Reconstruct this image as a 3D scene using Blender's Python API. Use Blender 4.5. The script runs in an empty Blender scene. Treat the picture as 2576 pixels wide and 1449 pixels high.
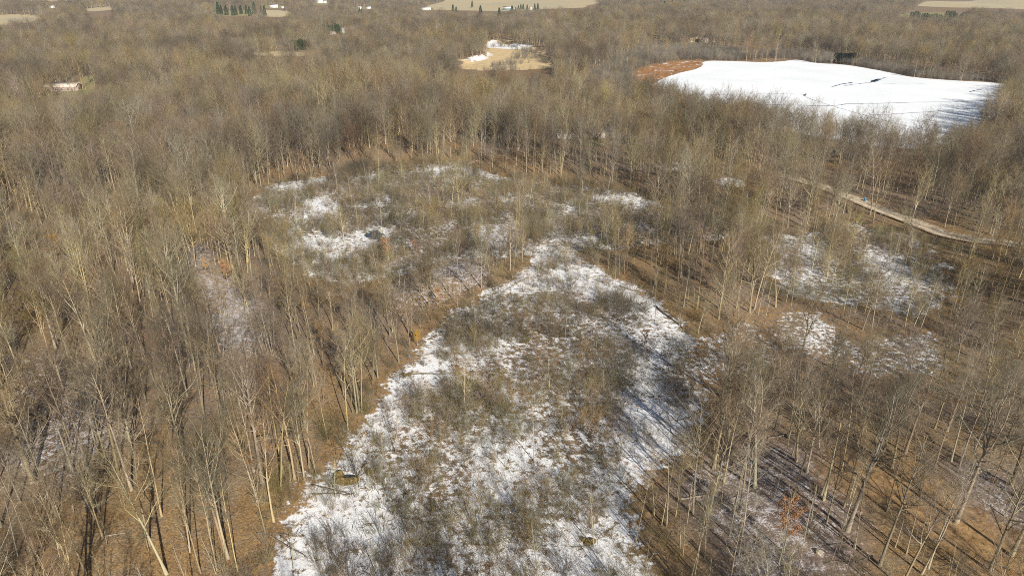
import bpy, math, random
import numpy as np
from mathutils import Vector
sc = bpy.context.scene
R = math.radians
rng = np.random.default_rng(7)

# ------------------------------------------------------------------ camera
CAMH, PITCH, FD = 80.0, 24.0, 1740.5          # FD = focal length in pixels of a 2576 px wide picture
cam = bpy.data.objects.new('camera', bpy.data.cameras.new('camera'))
sc.collection.objects.link(cam)
cam.location = (0, 0, CAMH); cam.rotation_euler = (R(90 - PITCH), 0, 0)
cam.data.sensor_width = 36; cam.data.lens = FD / 2576 * 36
cam.data.clip_start = 1; cam.data.clip_end = 40000
sc.camera = cam
# ------------------------------------------------------------------ light
SUN_AZ, SUN_EL = 155.0, 31.0                   # sun behind the camera to the right
sv = Vector((math.sin(R(SUN_AZ)) * math.cos(R(SUN_EL)), math.cos(R(SUN_AZ)) * math.cos(R(SUN_EL)), math.sin(R(SUN_EL))))
sl = bpy.data.lights.new('sun', 'SUN'); sl.energy = 5.0; sl.angle = R(0.5); sl.color = (1, .94, .83)
so = bpy.data.objects.new('sun', sl); sc.collection.objects.link(so)
so.rotation_euler = sv.to_track_quat('Z', 'Y').to_euler()
w = bpy.data.worlds.new('World'); sc.world = w; w.use_nodes = True
nt = w.node_tree; bg = nt.nodes['Background']
sky = nt.nodes.new('ShaderNodeTexSky'); sky.sky_type = 'NISHITA'; sky.sun_disc = False
sky.sun_elevation = R(SUN_EL); sky.sun_rotation = R(SUN_AZ)
nt.links.new(sky.outputs[0], bg.inputs[0]); bg.inputs[1].default_value = 0.052
sc.view_settings.view_transform = 'Standard'; sc.view_settings.look = 'None'
sc.view_settings.exposure = 0.50; sc.view_settings.gamma = 1.0
sc.cycles.max_bounces = 4; sc.cycles.diffuse_bounces = 2; sc.cycles.glossy_bounces = 1
sc.cycles.use_denoising = False; sc.cycles.filter_width = 0.95; sc.render.filter_size = 0.95
sc.cycles.transmission_bounces = 1; sc.cycles.transparent_max_bounces = 4

# ------------------------------------------------------------------ geometry of the place
cp, sp = math.cos(R(PITCH)), math.sin(R(PITCH))
def G(px, py, z=0.0):
    """point of the level z seen at pixel (2576-wide picture)"""
    a, b = (px - 1288) / FD, (724.5 - py) / FD
    dx, dy, dz = a, cp + b * sp, -sp + b * cp
    t = (z - CAMH) / dz
    return (dx * t, dy * t)
def proj(x, y, z):
    x, y, z = np.asarray(x, float), np.asarray(y, float), np.asarray(z, float) - CAMH
    f = y * cp - z * sp; u = y * sp + z * cp
    f = np.where(f < 1, 1, f)
    return 1288 + FD * x / f, 724.5 - FD * u / f, f
def poly(pts, z=0.0): return np.array([G(a, b, z) for a, b in pts])
def sdf(P, x, y):
    """signed distance to a polygon, negative inside"""
    d = np.full(x.shape, 1e18); ins = np.zeros(x.shape, bool)
    for (x0, y0), (x1, y1) in zip(P, np.roll(P, -1, 0)):
        ex, ey = x1 - x0, y1 - y0; wx, wy = x - x0, y - y0
        t = np.clip((wx * ex + wy * ey) / (ex * ex + ey * ey + 1e-9), 0, 1)
        d = np.minimum(d, (wx - ex * t) ** 2 + (wy - ey * t) ** 2)
        c = (y0 > y) != (y1 > y)
        with np.errstate(divide='ignore', invalid='ignore'):
            ins ^= c & (x < (x1 - x0) * (y - y0) / (y1 - y0 + 1e-12) + x0)
    return np.where(ins, -1, 1) * np.sqrt(d)
def ldist(P, x, y):
    d = np.full(x.shape, 1e18)
    for (x0, y0), (x1, y1) in zip(P[:-1], P[1:]):
        ex, ey = x1 - x0, y1 - y0; wx, wy = x - x0, y - y0
        t = np.clip((wx * ex + wy * ey) / (ex * ex + ey * ey + 1e-9), 0, 1)
        d = np.minimum(d, (wx - ex * t) ** 2 + (wy - ey * t) ** 2)
    return np.sqrt(d)
def ell(cx, cy, rx, ry, n=14):
    return [(cx + rx * math.cos(i * 2 * math.pi / n), cy + ry * math.sin(i * 2 * math.pi / n)) for i in range(n)]
def sm(v, a, b):
    t = np.clip((v - a) / (b - a), 0, 1); return t * t * (3 - 2 * t)
def noise(x, y, s, seed=0):
    """smooth 0..1 field of feature size s"""
    r = np.random.default_rng(seed); v = 0
    for k in range(7):
        a = r.uniform(0, math.tau); f = r.uniform(.6, 1.9) / s
        v = v + np.sin((x * math.cos(a) + y * math.sin(a)) * f * math.tau * .5 + r.uniform(0, 6))
    return np.clip(.5 + v / 7 * .95, 0, 1)

MAIN = poly([(430,1950),(560,1560),(670,1449),(735,1345),(770,1262),(810,1192),(870,1140),(930,1072),(960,1010),(1010,950),(1050,890),
  (1110,820),(1170,775),(1240,740),(1290,702),(1335,662),(1345,625),(1380,600),(1430,620),(1475,668),(1560,705),(1640,760),
  (1700,810),(1750,880),(1765,960),(1760,1060),(1715,1140),(1610,1185),(1575,1290),(1600,1380),(1645,1449),(1730,1600),(1950,1950)])
NORTH = poly([(640,520),(652,490),(700,462),(830,445),(900,422),(1050,412),(1150,413),(1220,438),(1340,463),(1470,468),(1590,488),
  (1650,512),(1700,540),(1790,552),(1870,560),(1900,580),(1800,602),(1640,612),(1520,625),(1440,625),(1370,612),(1340,640),
  (1210,652),(1130,650),(1000,690),(860,715),(800,700),(720,650),(660,590)])
EAST = poly([(1925,592),(2060,585),(2150,560),(2330,615),(2375,720),(2330,800),(2200,772),(2080,762),(1965,745),(1930,660)])
EAST2 = poly([(1800,845),(1895,825),(1955,870),(1900,950),(1800,940)])
EAST3 = poly([(2130,872),(2240,850),(2345,842),(2360,925),(2250,948),(2150,935)])
EAST4 = poly([(1755,900),(1800,850),(1812,930),(1765,985)]); EAST5 = poly([(1960,790),(2060,780),(2130,870),(2120,920),(1990,880),(1940,850)]); EAST6 = poly([(1380,470),(1400,500),(1460,500),(1450,470)])
SNOWY = [poly(p) for p in ([(600,1500),(735,1345),(770,1262),(870,1140),(960,1010),(1050,890),(1130,880),(1060,1000),(960,1120),(930,1230),(1010,1340),(1080,1500)],
  [(1335,662),(1345,620),(1400,610),(1470,670),(1640,760),(1740,870),(1690,870),(1600,790),(1500,740),(1400,720),(1310,730)],
  [(1570,950),(1640,980),(1700,1060),(1690,1150),(1600,1190),(1540,1180),(1600,1090),(1560,1010)], [(1270,1400),(1420,1350),(1600,1390),(1650,1500),(1290,1500)],
  [(690,462),(830,447),(825,468),(720,480)], [(740,505),(840,495),(860,545),(810,575),(760,540)], [(760,600),(850,595),(960,570),(990,600),(900,640),(840,680),(780,640)],
  [(1190,590),(1300,565),(1330,600),(1260,625),(1200,625)], [(1080,420),(1200,425),(1190,440),(1100,438)], [(1560,485),(1660,515),(1640,530),(1500,500)],
  [(1930,595),(2060,590),(2030,740),(1960,735)], [(2180,650),(2340,640),(2330,790),(2230,770)])]
PONDS = [poly(ell(1838, 459, 30, 12)), poly(ell(1866, 572, 38, 15)), poly(ell(1690, 420, 42, 8)),
         poly(ell(1600, 352, 38, 9)), poly(ell(1945, 600, 20, 6)), poly(ell(1925, 487, 12, 4))]
WET = [MAIN, NORTH, EAST, EAST2, EAST3, EAST4, EAST5] + PONDS
LAKE = poly([(1640,212),(1665,200),(1700,186),(1770,172),(1765,153),(1850,155),(1920,158),(1975,155),(2005,150),(2050,160),
  (2120,163),(2180,172),(2260,188),(2300,196),(2400,204),(2500,208),(2565,219),(2540,255),(2480,310),(2415,352),(2355,372),(2270,376),
  (2150,362),(2000,336),(1900,314),(1820,293),(1750,270),(1695,248),(1655,230)])
MARSH = poly([(1592,205),(1600,180),(1640,165),(1700,155),(1764,152),(1772,168),(1705,187),(1660,204),(1640,214),(1655,232),(1620,222)])
TAN = poly([(1140,178),(1150,162),(1225,146),(1222,112),(1275,108),(1300,122),(1370,130),(1385,160),(1400,175),(1330,182),(1240,184)])
TANSNOW = [poly([(1165,158),(1190,149),(1226,144),(1224,134),(1234,130),(1240,140),(1222,150),(1190,157)]),
           poly([(1215,115),(1240,108),(1280,115),(1345,121),(1340,125),(1270,124),(1225,120)])]
THICK = poly([(1420,235),(1500,190),(1560,150),(1640,118),(1760,125),(1900,140),(2000,140),(2100,150),(2200,165),(2330,190),(2480,203),
   (2560,212),(2500,208),(2400,204),(2300,196),(2180,172),(2050,160),(2005,150),(1850,155),(1765,153),(1700,155),(1600,180),(1592,205),
   (1640,225),(1700,262),(1680,290),(1600,280),(1520,265)])
def mind(L, x, y):
    d = np.full(x.shape, 1e9)
    for p in L: d = np.minimum(d, sdf(p, x, y))
    return d
def height(x, y):
    x, y = np.atleast_1d(np.asarray(x, float)), np.atleast_1d(np.asarray(y, float))
    d = np.minimum(mind(WET, x, y), np.minimum(sdf(LAKE, x, y), sdf(MARSH, x, y)))
    d = np.minimum(d, np.where(sdf(TAN, x, y) < 0, 0, 1e9) + 0)
    r = np.hypot(x, y)
    z = 3.0 * sm(d, 0, 30) + 4.0 * (noise(x, y, 140, 3) - .5) * sm(d, 5, 90)
    z = z + 22 * (noise(x, y, 900, 9) - .45) * sm(r, 850, 2000) * sm(d, 20, 200)
    return np.where(z < 0, z * .3, z) * 1.0
def hz(x, y): return float(height(x, y)[0])
def onground(px, py):
    z = 2.0
    for _ in range(6):
        x, y = G(px, py, z); z = .5 * z + .5 * hz(x, y)
    return x, y, hz(x, y)

def polyt(pts, *_): return np.array([onground(a, b)[:2] for a, b in pts])
FIELDS = [polyt([(1060,26),(1085,12),(1120,2),(1140,-12),(1500,-12),(1500,2),(1510,10),(1470,20),(1380,24),(1250,29),(1120,26)]),
          polyt([(-60,62),(-60,42),(20,37),(100,39),(88,55),(20,64)]),
          polyt([(655,42),(665,26),(735,28),(738,40),(700,44)]),
          polyt([(2300,16),(2330,4),(2700,-8),(2700,22),(2576,24),(2400,20)]),
          polyt([(205,24),(275,18),(285,26),(225,31)]), polyt([(60,4),(110,-14),(250,-14),(180,4)]),
          polyt([(600,136),(690,128),(800,134),(785,142),(690,143)])]
LAWN = [polyt([(100,236),(128,224),(195,205),(215,190),(245,192),(240,215),(232,238),(165,246)]),
        polyt([(1465,345),(1540,340),(1575,358),(1530,368),(1480,368)])]
YARDS = [polyt(ell(855, 83, 24, 5)), polyt(ell(690, 18, 26, 5)), polyt(ell(805, 9, 26, 6)), polyt(ell(917, 21, 30, 4)), polyt(ell(1072, 24, 20, 4)),
         polyt(ell(1760, 106, 28, 6)), polyt(ell(1424, 338, 18, 9)), polyt(ell(133, 20, 9, 4)),
         polyt(ell(1575, 352, 14, 7)), polyt(ell(1225, 303, 14, 5)), polyt(ell(945, 258, 16, 6)),
         polyt(ell(600, 34, 70, 8)), polyt(ell(2345, 40, 90, 8)), polyt(ell(830, 74, 30, 5)), polyt(ell(752, 120, 22, 6)), polyt(ell(1225, 40, 70, 4))]
DRIVE = polyt(ell(1512, 357, 34, 9))
ROADPX = [(1975,443),(1990,447),(2060,466),(2120,490),(2200,522),
          (2290,556),(2370,588),(2450,604),(2530,612),(2700,640)]
ROAD = polyt(ROADPX); TRACK1 = polyt([(360,350),(430,340),(520,352),(620,348),(720,358)])
TRACK2 = polyt([(-40,262),(20,243),(70,228),(110,224)])
GOLD = polyt([(2150,1200),(2250,1235),(2340,1270),(2450,1345),(2600,1430),(2750,1520)], 3)
GAPS = [polyt([(490,620),(540,690),(610,735),(650,800),(660,890),(560,880),(520,790),(490,700)], 3),
        polyt([(1000,355),(1130,318),(1190,350),(1180,400),(1050,405),(850,430),(820,400)], 3)]
DUST = [GAPS[0], polyt([(1760,1140),(2000,1120),(2160,1230),(2130,1449),(1900,1500),(1800,1350),(1700,1230)], 3),
        polyt([(2400,1180),(2600,1200),(2600,1400),(2480,1320)], 3), polyt([(0,870),(260,900),(300,1130),(140,1240),(0,1150)], 3),
        polyt([(950,660),(1240,640),(1230,730),(1020,800),(960,760)], 3)]


# ------------------------------------------------------------------ helpers
C = sc.collection
def tag(o, label=None, cat=None, group=None, kind=None):
    if label: o['label'] = label
    if cat: o['category'] = cat
    if group: o['group'] = group
    if kind: o['kind'] = kind
    return o
def mesh_np(name, V, quads=None, tris=None, mats=(), mq=None, mt=None, smooth=False):
    me = bpy.data.meshes.new(name)
    quads = np.zeros((0, 4), int) if quads is None else np.asarray(quads); tris = np.zeros((0, 3), int) if tris is None else np.asarray(tris)
    me.vertices.add(len(V)); me.vertices.foreach_set('co', np.asarray(V, np.float32).ravel())
    nl = quads.size + tris.size; me.loops.add(nl)
    me.loops.foreach_set('vertex_index', np.concatenate([quads.ravel(), tris.ravel()]).astype(np.int32))
    npol = len(quads) + len(tris); me.polygons.add(npol)
    tot = np.concatenate([np.full(len(quads), 4), np.full(len(tris), 3)]).astype(np.int32)
    me.polygons.foreach_set('loop_start', (np.cumsum(tot) - tot).astype(np.int32))
    for m in mats: me.materials.append(m)
    mi = np.concatenate([np.zeros(len(quads)) if mq is None else mq, np.zeros(len(tris)) if mt is None else mt]).astype(np.int32)
    me.polygons.foreach_set('material_index', mi)
    if smooth: me.polygons.foreach_set('use_smooth', np.ones(npol, bool))
    me.update(calc_edges=True); me.validate()
    return me
def link(name, me, parent=None, loc=None):
    o = bpy.data.objects.new(name, me); C.objects.link(o)
    if parent is not None: o.parent = parent
    if loc is not None: o.location = loc
    return o
class Geo:
    def __init__(s): s.V = []; s.Q = []; s.T = []; s.mq = []; s.mt = []; s.n = 0
    def add(s, V, Q=None, T=None, m=0):
        s.V.append(np.asarray(V, float).reshape(-1, 3))
        if Q is not None and len(Q): s.Q.append(np.asarray(Q) + s.n); s.mq.append(np.full(len(Q), m))
        if T is not None and len(T): s.T.append(np.asarray(T) + s.n); s.mt.append(np.full(len(T), m))
        s.n += len(s.V[-1])
    def mesh(s, name, mats, smooth=False):
        c = lambda L, k: np.concatenate(L) if L else np.zeros((0, k), int)
        return mesh_np(name, np.concatenate(s.V), c(s.Q, 4), c(s.T, 3), mats, np.concatenate(s.mq) if s.mq else np.zeros(0), np.concatenate(s.mt) if s.mt else np.zeros(0), smooth)
    def tubes(s, P, Rr, sides, m=0, cap=False):
        k, n, _ = P.shape
        D = P[:, -1] - P[:, 0]; D /= np.linalg.norm(D, axis=1, keepdims=True) + 1e-9
        ref = np.where(np.abs(D[:, 2:3]) > .8, [[1., 0, 0]], [[0, 0, 1.]])
        T = np.gradient(P, axis=1); T /= np.linalg.norm(T, axis=2, keepdims=True) + 1e-9
        A = np.cross(T, ref[:, None, :]); A /= np.linalg.norm(A, axis=2, keepdims=True) + 1e-9
        B = np.cross(T, A)
        an = np.arange(sides) * math.tau / sides
        V = P[:, :, None, :] + Rr[:, :, None, None] * (A[:, :, None, :] * np.cos(an)[None, None, :, None] + B[:, :, None, :] * np.sin(an)[None, None, :, None])
        b = (np.arange(k)[:, None, None] * n + np.arange(n - 1)[None, :, None]) * sides
        j = np.arange(sides)[None, None, :]; j2 = (j + 1) % sides
        Q = np.stack([b + j, b + j2, b + sides + j2, b + sides + j], -1).reshape(-1, 4)
        T3 = None
        if cap:
            T3 = np.array([[i * n * sides + (n - 1) * sides, i * n * sides + (n - 1) * sides + q, i * n * sides + (n - 1) * sides + q + 1] for i in range(k) for q in range(1, sides - 1)] +
                          [[i * n * sides, i * n * sides + q + 1, i * n * sides + q] for i in range(k) for q in range(1, sides - 1)])
        s.add(V, Q, T3, m)
    def cones(s, P0, P1, r, m=0):
        k = len(P0); D = P1 - P0; D /= np.linalg.norm(D, axis=1, keepdims=True) + 1e-9
        ref = np.where(np.abs(D[:, 2:3]) > .8, [[1., 0, 0]], [[0, 0, 1.]])
        A = np.cross(D, ref); A /= np.linalg.norm(A, axis=1, keepdims=True) + 1e-9; B = np.cross(D, A)
        V = np.stack([P0 + A * r[:, None], P0 + (-.5 * A + .87 * B) * r[:, None], P0 + (-.5 * A - .87 * B) * r[:, None], P1], 1)
        b = np.arange(k)[:, None] * 4
        T = np.concatenate([b + [0, 1, 3], b + [1, 2, 3], b + [2, 0, 3]])
        s.add(V, None, T, m)
    def box(s, x0, y0, z0, x1, y1, z1, m=0):
        V = [(x, y, z) for z in (z0, z1) for y in (y0, y1) for x in (x0, x1)]
        s.add(V, [(0, 2, 3, 1), (4, 5, 7, 6), (0, 1, 5, 4), (2, 6, 7, 3), (0, 4, 6, 2), (1, 3, 7, 5)], None, m)

# ------------------------------------------------------------------ materials
def mat(name, rough=.9, spec=.2):
    m = bpy.data.materials.new(name); m.use_nodes = True
    b = m.node_tree.nodes['Principled BSDF']; b.inputs['Roughness'].default_value = rough
    b.inputs['Specular IOR Level'].default_value = spec
    return m, m.node_tree, b
def N(t, kind, **kw):
    n = t.nodes.new(kind)
    for k, v in kw.items():
        if hasattr(n, k) and k not in ('inputs',): setattr(n, k, v)
    return n
def val(t, x):
    return x
def setin(t, sock, v):
    if isinstance(v, bpy.types.NodeSocket): t.links.new(v, sock)
    else:
        if hasattr(sock, 'default_value'):
            if isinstance(v, (tuple, list)) and len(v) == 3 and len(sock.default_value) == 4: v = (*v, 1)
            sock.default_value = v
def mth(t, op, a, b=0.0, c=None, clamp=False):
    n = t.nodes.new('ShaderNodeMath'); n.operation = op; n.use_clamp = clamp
    setin(t, n.inputs[0], a); setin(t, n.inputs[1], b)
    if c is not None: setin(t, n.inputs[2], c)
    return n.outputs[0]
def ramp(t, v, a, b, lo=0.0, hi=1.0):
    n = t.nodes.new('ShaderNodeMapRange'); n.interpolation_type = 'SMOOTHSTEP'
    setin(t, n.inputs['Value'], v); n.inputs['From Min'].default_value = a; n.inputs['From Max'].default_value = b
    n.inputs['To Min'].default_value = lo; n.inputs['To Max'].default_value = hi
    return n.outputs[0]
def mix(t, f, a, b, kind='MIX'):
    n = t.nodes.new('ShaderNodeMix'); n.data_type = 'RGBA'; n.blend_type = kind
    setin(t, n.inputs[0], f); setin(t, n.inputs[6], a); setin(t, n.inputs[7], b)
    return n.outputs[2]
def nz(t, vec, scale, detail=4, rough=.6, dist=0.0):
    n = t.nodes.new('ShaderNodeTexNoise'); n.inputs['Scale'].default_value = scale; n.inputs['Detail'].default_value = detail
    n.inputs['Roughness'].default_value = rough; n.inputs['Distortion'].default_value = dist
    if vec is not None: t.links.new(vec, n.inputs['Vector'])
    return n.outputs['Fac']
def wpos(t): return t.nodes.new('ShaderNodeNewGeometry').outputs['Position']
def attr(t, name):
    n = t.nodes.new('ShaderNodeAttribute'); n.attribute_name = name; return n.outputs['Fac']

def bark_mat(name, ca, cb, cc, rnd=.35):
    """stand-scale noise picks between tones; each tree differs a little"""
    m, t, b = mat(name, .95, .1)
    p = wpos(t); big = ramp(t, nz(t, p, .009, 3), .42, .60)
    sml = ramp(t, nz(t, p, .05, 3), .35, .65)
    oi = t.nodes.new('ShaderNodeObjectInfo').outputs['Random']
    c = mix(t, big, ca, cb); c = mix(t, ramp(t, nz(t, p, .014, 4), .40, .54), mix(t, 1.0, c, (.52, .51, .54), 'MULTIPLY'), c); c = mix(t, mth(t, 'MULTIPLY', sml, .6), c, cc)
    k = mth(t, 'ADD', mth(t, 'MULTIPLY', oi, rnd * 2), 1 - rnd)
    hs = t.nodes.new('ShaderNodeHueSaturation'); setin(t, hs.inputs['Value'], k)
    o2 = mth(t, 'FRACT', mth(t, 'MULTIPLY', oi, 17.3))
    setin(t, hs.inputs['Saturation'], mth(t, 'ADD', mth(t, 'MULTIPLY', o2, .6), .7))
    setin(t, hs.inputs['Hue'], mth(t, 'ADD', mth(t, 'MULTIPLY', mth(t, 'FRACT', mth(t, 'MULTIPLY', oi, 41.7)), .05), .475)); t.links.new(c, hs.inputs['Color']); t.links.new(hs.outputs[0], b.inputs['Base Color'])
    return m
M_TRUNK = bark_mat('tree bark', (.37, .30, .18), (.26, .225, .165), (.39, .335, .23), .26)
M_TWIG = bark_mat('tree twigs', (.245, .185, .098), (.205, .155, .105), (.235, .205, .145), .45)
M_SHRUB = bark_mat('shrub stems', (.225, .195, .115), (.165, .145, .10), (.29, .205, .11), .45)
M_GREY = bark_mat('grey thicket stems', (.23, .20, .16), (.20, .175, .14), (.27, .235, .175), .25)
M_SAP = bark_mat('pale sapling bark', (.42, .38, .27), (.38, .35, .27), (.32, .29, .2), .3)
M_DEAD = bark_mat('weathered dead wood', (.20, .17, .13), (.16, .135, .10), (.34, .30, .24), .4)
M_SEDGE = bark_mat('dead sedge', (.30, .19, .08), (.24, .16, .075), (.36, .25, .12), .3)
M_REED = bark_mat('orange reed', (.33, .17, .07), (.28, .15, .07), (.38, .22, .10), .25)
M_OLEAF = bark_mat('rusty dry leaves', (.42, .23, .10), (.38, .21, .10), (.48, .29, .14), .2)
M_PINE = bark_mat('pine needles', (.045, .085, .03), (.035, .07, .03), (.07, .11, .04), .3)
M_DARK = bark_mat('dark evergreen needles', (.012, .02, .018), (.012, .02, .02), (.02, .03, .02), .2)

# ---- ground
def ground_mat():
    m, t, b = mat('forest floor and swamp snow', .95, .1)
    p = wpos(t)
    n_big = nz(t, p, .018, 4); n_mid = nz(t, p, .11, 5, .65); n_s = nz(t, p, .7, 5, .7); n_f = nz(t, p, 3.2, 4, .7)
    litter = mix(t, ramp(t, n_mid, .35, .65), (.33, .215, .10), (.36, .265, .16))
    litter = mix(t, ramp(t, n_big, .4, .62), litter, (.31, .245, .195))
    litter = mix(t, ramp(t, n_s, .45, .7), litter, (.44, .28, .12))
    litter = mix(t, ramp(t, n_f, .3, .75), mix(t, 1.0, litter, (.34, .31, .30), 'MULTIPLY'), litter)
    litter = mix(t, mth(t, 'MULTIPLY', ramp(t, attr(t, 'pale'), .3, .9), .7), litter, mix(t, ramp(t, n_s, .35, .65), (.34, .27, .215), (.50, .43, .385)))
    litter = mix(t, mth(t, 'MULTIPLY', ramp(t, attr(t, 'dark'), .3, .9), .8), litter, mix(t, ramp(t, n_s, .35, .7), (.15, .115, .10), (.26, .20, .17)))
    # gold sedge band on the bank and on the open grassy slope
    wet = attr(t, 'wet')
    wn = mth(t, 'ADD', wet, mth(t, 'MULTIPLY', mth(t, 'SUBTRACT', n_mid, .5), 15.0))
    wn = mth(t, 'ADD', wn, mth(t, 'MULTIPLY', mth(t, 'SUBTRACT', n_s, .5), 14.0))
    wn = mth(t, 'ADD', wn, mth(t, 'MULTIPLY', mth(t, 'SUBTRACT', n_big, .5), 10.0))
    gband = mth(t, 'MULTIPLY', mth(t, 'MULTIPLY', ramp(t, wn, 8.0, 1.5), ramp(t, n_s, .38, .62)), .75)
    gold = mth(t, 'MAXIMUM', gband, mth(t, 'MULTIPLY', attr(t, 'gold'), .9))
    gcol = mix(t, ramp(t, n_s, .35, .7), (.22, .125, .055), (.38, .25, .12)); gcol = mix(t, mth(t, 'MULTIPLY', ramp(t, n_f, .45, .7), .6), gcol, litter)
    c = mix(t, gold, litter, gcol)
    # thin snow dusting between the leaves
    d1 = mth(t, 'ADD', mth(t, 'MULTIPLY', attr(t, 'dust'), .17), mth(t, 'MULTIPLY', ramp(t, n_big, .35, .75), .07))
    th = mth(t, 'SUBTRACT', mth(t, 'ADD', mth(t, 'MULTIPLY', n_s, .5), mth(t, 'MULTIPLY', n_f, .5)), mth(t, 'SUBTRACT', .70, d1))
    c = mix(t, mth(t, 'MULTIPLY', ramp(t, th, -.04, .10), mth(t, 'SUBTRACT', 1.0, gold)), c, (.62, .60, .62))
    # swamp: snow broken by sedge and brush
    wm = ramp(t, wn, .9, -.9)
    br = nz(t, p, .055, 4, .6, .5)
    cov = mth(t, 'ADD', mth(t, 'MULTIPLY', n_s, .75), mth(t, 'MULTIPLY', n_f, .32))
    cov = mth(t, 'ADD', cov, mth(t, 'MULTIPLY', br, .26))
    cov = mth(t, 'ADD', cov, mth(t, 'MULTIPLY', attr(t, 'brown'), .055))
    brush = ramp(t, cov, .648, .712)
    debris = mix(t, ramp(t, n_f, .4, .6), (.12, .085, .055), (.27, .20, .13))
    snow = mix(t, ramp(t, n_mid, .3, .7), (.80, .81, .83), (.70, .70, .71))
    c = mix(t, wm, c, mix(t, brush, snow, debris))
    # tan meadow, fields, lawn, reeds, gravel
    tan = mix(t, ramp(t, n_mid, .3, .7), (.62, .48, .27), (.50, .37, .20))
    c = mix(t, ramp(t, mth(t, 'ADD', attr(t, 'tan'), mth(t, 'MULTIPLY', mth(t, 'SUBTRACT', nz(t, p, .05, 5, .7), .5), 60.0)), 3, -3), c, tan)
    c = mix(t, ramp(t, mth(t, 'ADD', attr(t, 'tsnow'), mth(t, 'MULTIPLY', mth(t, 'SUBTRACT', n_mid, .5), 8.0)), 1.5, -1.5), c, (.75, .74, .74))
    fld = mix(t, ramp(t, nz(t, p, .006, 3), .35, .65), (.50, .39, .22), (.42, .37, .24))
    c = mix(t, ramp(t, attr(t, 'field'), 4, -4), c, fld)
    c = mix(t, ramp(t, attr(t, 'lawn'), 2, -2), c, mix(t, ramp(t, n_mid, .35, .65), (.20, .22, .09), (.33, .24, .13)))
    reed = mix(t, ramp(t, n_mid, .35, .65), (.30, .15, .065), (.38, .20, .09))
    reed = mix(t, ramp(t, nz(t, p, .09, 5, .7), .56, .62), reed, (.75, .75, .76))
    c = mix(t, ramp(t, mth(t, 'ADD', attr(t, 'reed'), mth(t, 'MULTIPLY', mth(t, 'SUBTRACT', n_mid, .5), 20.0)), 1, -1), c, reed)
    t.links.new(c, b.inputs['Base Color'])
    bp = t.nodes.new('ShaderNodeBump'); bp.inputs['Strength'].default_value = .7; bp.inputs['Distance'].default_value = .25
    t.links.new(mth(t, 'ADD', n_s, mth(t, 'MULTIPLY', n_f, .4)), bp.inputs['Height']); t.links.new(bp.outputs[0], b.inputs['Normal'])
    return m
def build_ground():
    az = np.concatenate([np.arange(-180, -54, 6), np.arange(-54, 54, .42), np.arange(54, 180, 6)]) * math.pi / 180
    rr = np.concatenate([[8, 20, 32, 42], 50 * 1.0135 ** np.arange(0, 330), np.geomspace(4300, 30000, 14)])
    A, RR = np.meshgrid(az, rr); x = (RR * np.sin(A)).ravel(); y = (RR * np.cos(A)).ravel()
    x = np.append(x, 0); y = np.append(y, 0)
    z = height(x, y); na, nr = len(az), len(rr)
    V = np.stack([x, y, z], 1)
    i = np.arange(nr - 1)[:, None] * na; j = np.arange(na)[None, :]; j2 = (j + 1) % na
    Q = np.stack([i + j, i + j2, i + na + j2, i + na + j], -1).reshape(-1, 4)[:, ::-1]
    T = np.array([[nr * na, (q + 1) % na, q] for q in range(na)])
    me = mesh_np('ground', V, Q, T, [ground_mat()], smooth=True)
    A_ = {'wet': mind(WET, x, y), 'tan': sdf(TAN, x, y), 'tsnow': np.minimum(mind(TANSNOW, x, y), mind([DRIVE], x, y)), 'field': mind(FIELDS, x, y),
          'lawn': np.minimum(mind(LAWN, x, y), mind(YARDS, x, y)), 'reed': sdf(MARSH, x, y), 'gold': sm(-ldist(GOLD, x, y), -9, -3),
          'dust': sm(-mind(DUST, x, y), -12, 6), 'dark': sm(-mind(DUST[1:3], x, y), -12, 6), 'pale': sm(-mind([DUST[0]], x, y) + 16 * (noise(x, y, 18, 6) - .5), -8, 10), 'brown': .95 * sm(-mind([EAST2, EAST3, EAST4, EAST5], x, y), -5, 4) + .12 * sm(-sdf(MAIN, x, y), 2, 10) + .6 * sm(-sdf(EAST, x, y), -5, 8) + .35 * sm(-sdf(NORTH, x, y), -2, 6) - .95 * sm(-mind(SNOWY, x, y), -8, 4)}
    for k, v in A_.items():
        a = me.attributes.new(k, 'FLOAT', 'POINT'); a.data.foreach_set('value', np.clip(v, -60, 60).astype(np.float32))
    return tag(link('ground', me), kind='structure')
build_ground()

def flat_poly(name, P, z, m, kind='structure'):
    import bmesh
    bm = bmesh.new(); f = bm.faces.new([bm.verts.new((a, b, z)) for a, b in P]); f.normal_update()
    if f.normal.z < 0: f.normal_flip()
    bmesh.ops.triangulate(bm, faces=[f])
    me = bpy.data.meshes.new(name); bm.to_mesh(me); bm.free(); me.materials.append(m)
    return tag(link(name, me), kind=kind)
def smoothP(P, it=2, closed=True):
    for _ in range(it):
        Q = np.roll(P, -1, 0); P2 = np.empty((len(P) * 2, 2)); P2[0::2] = .75 * P + .25 * Q; P2[1::2] = .25 * P + .75 * Q; P = P2
    return P
def m_lake():
    m, t, b = mat('snow on lake ice', .8, .3); p = wpos(t)
    c = mix(t, ramp(t, nz(t, p, .02, 4), .35, .7), (.84, .86, .88), (.77, .80, .83))
    t.links.new(c, b.inputs['Base Color']); return m
LP = smoothP(LAKE, 2); LP = LP + rng.normal(0, .5, LP.shape)
flat_poly('frozen_lake', LP, .12, m_lake())
def plain(name, c, rough=.8, var=.12, scale=1.5):
    m, t, b = mat(name, rough)
    n = nz(t, wpos(t), scale, 4); c2 = tuple(v * (1 - var * 2) for v in c)
    t.links.new(mix(t, ramp(t, n, .3, .7), c2, c), b.inputs['Base Color']); return m
M_CRACK = plain('dark wet ice crack', (.06, .10, .17), .4)
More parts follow.
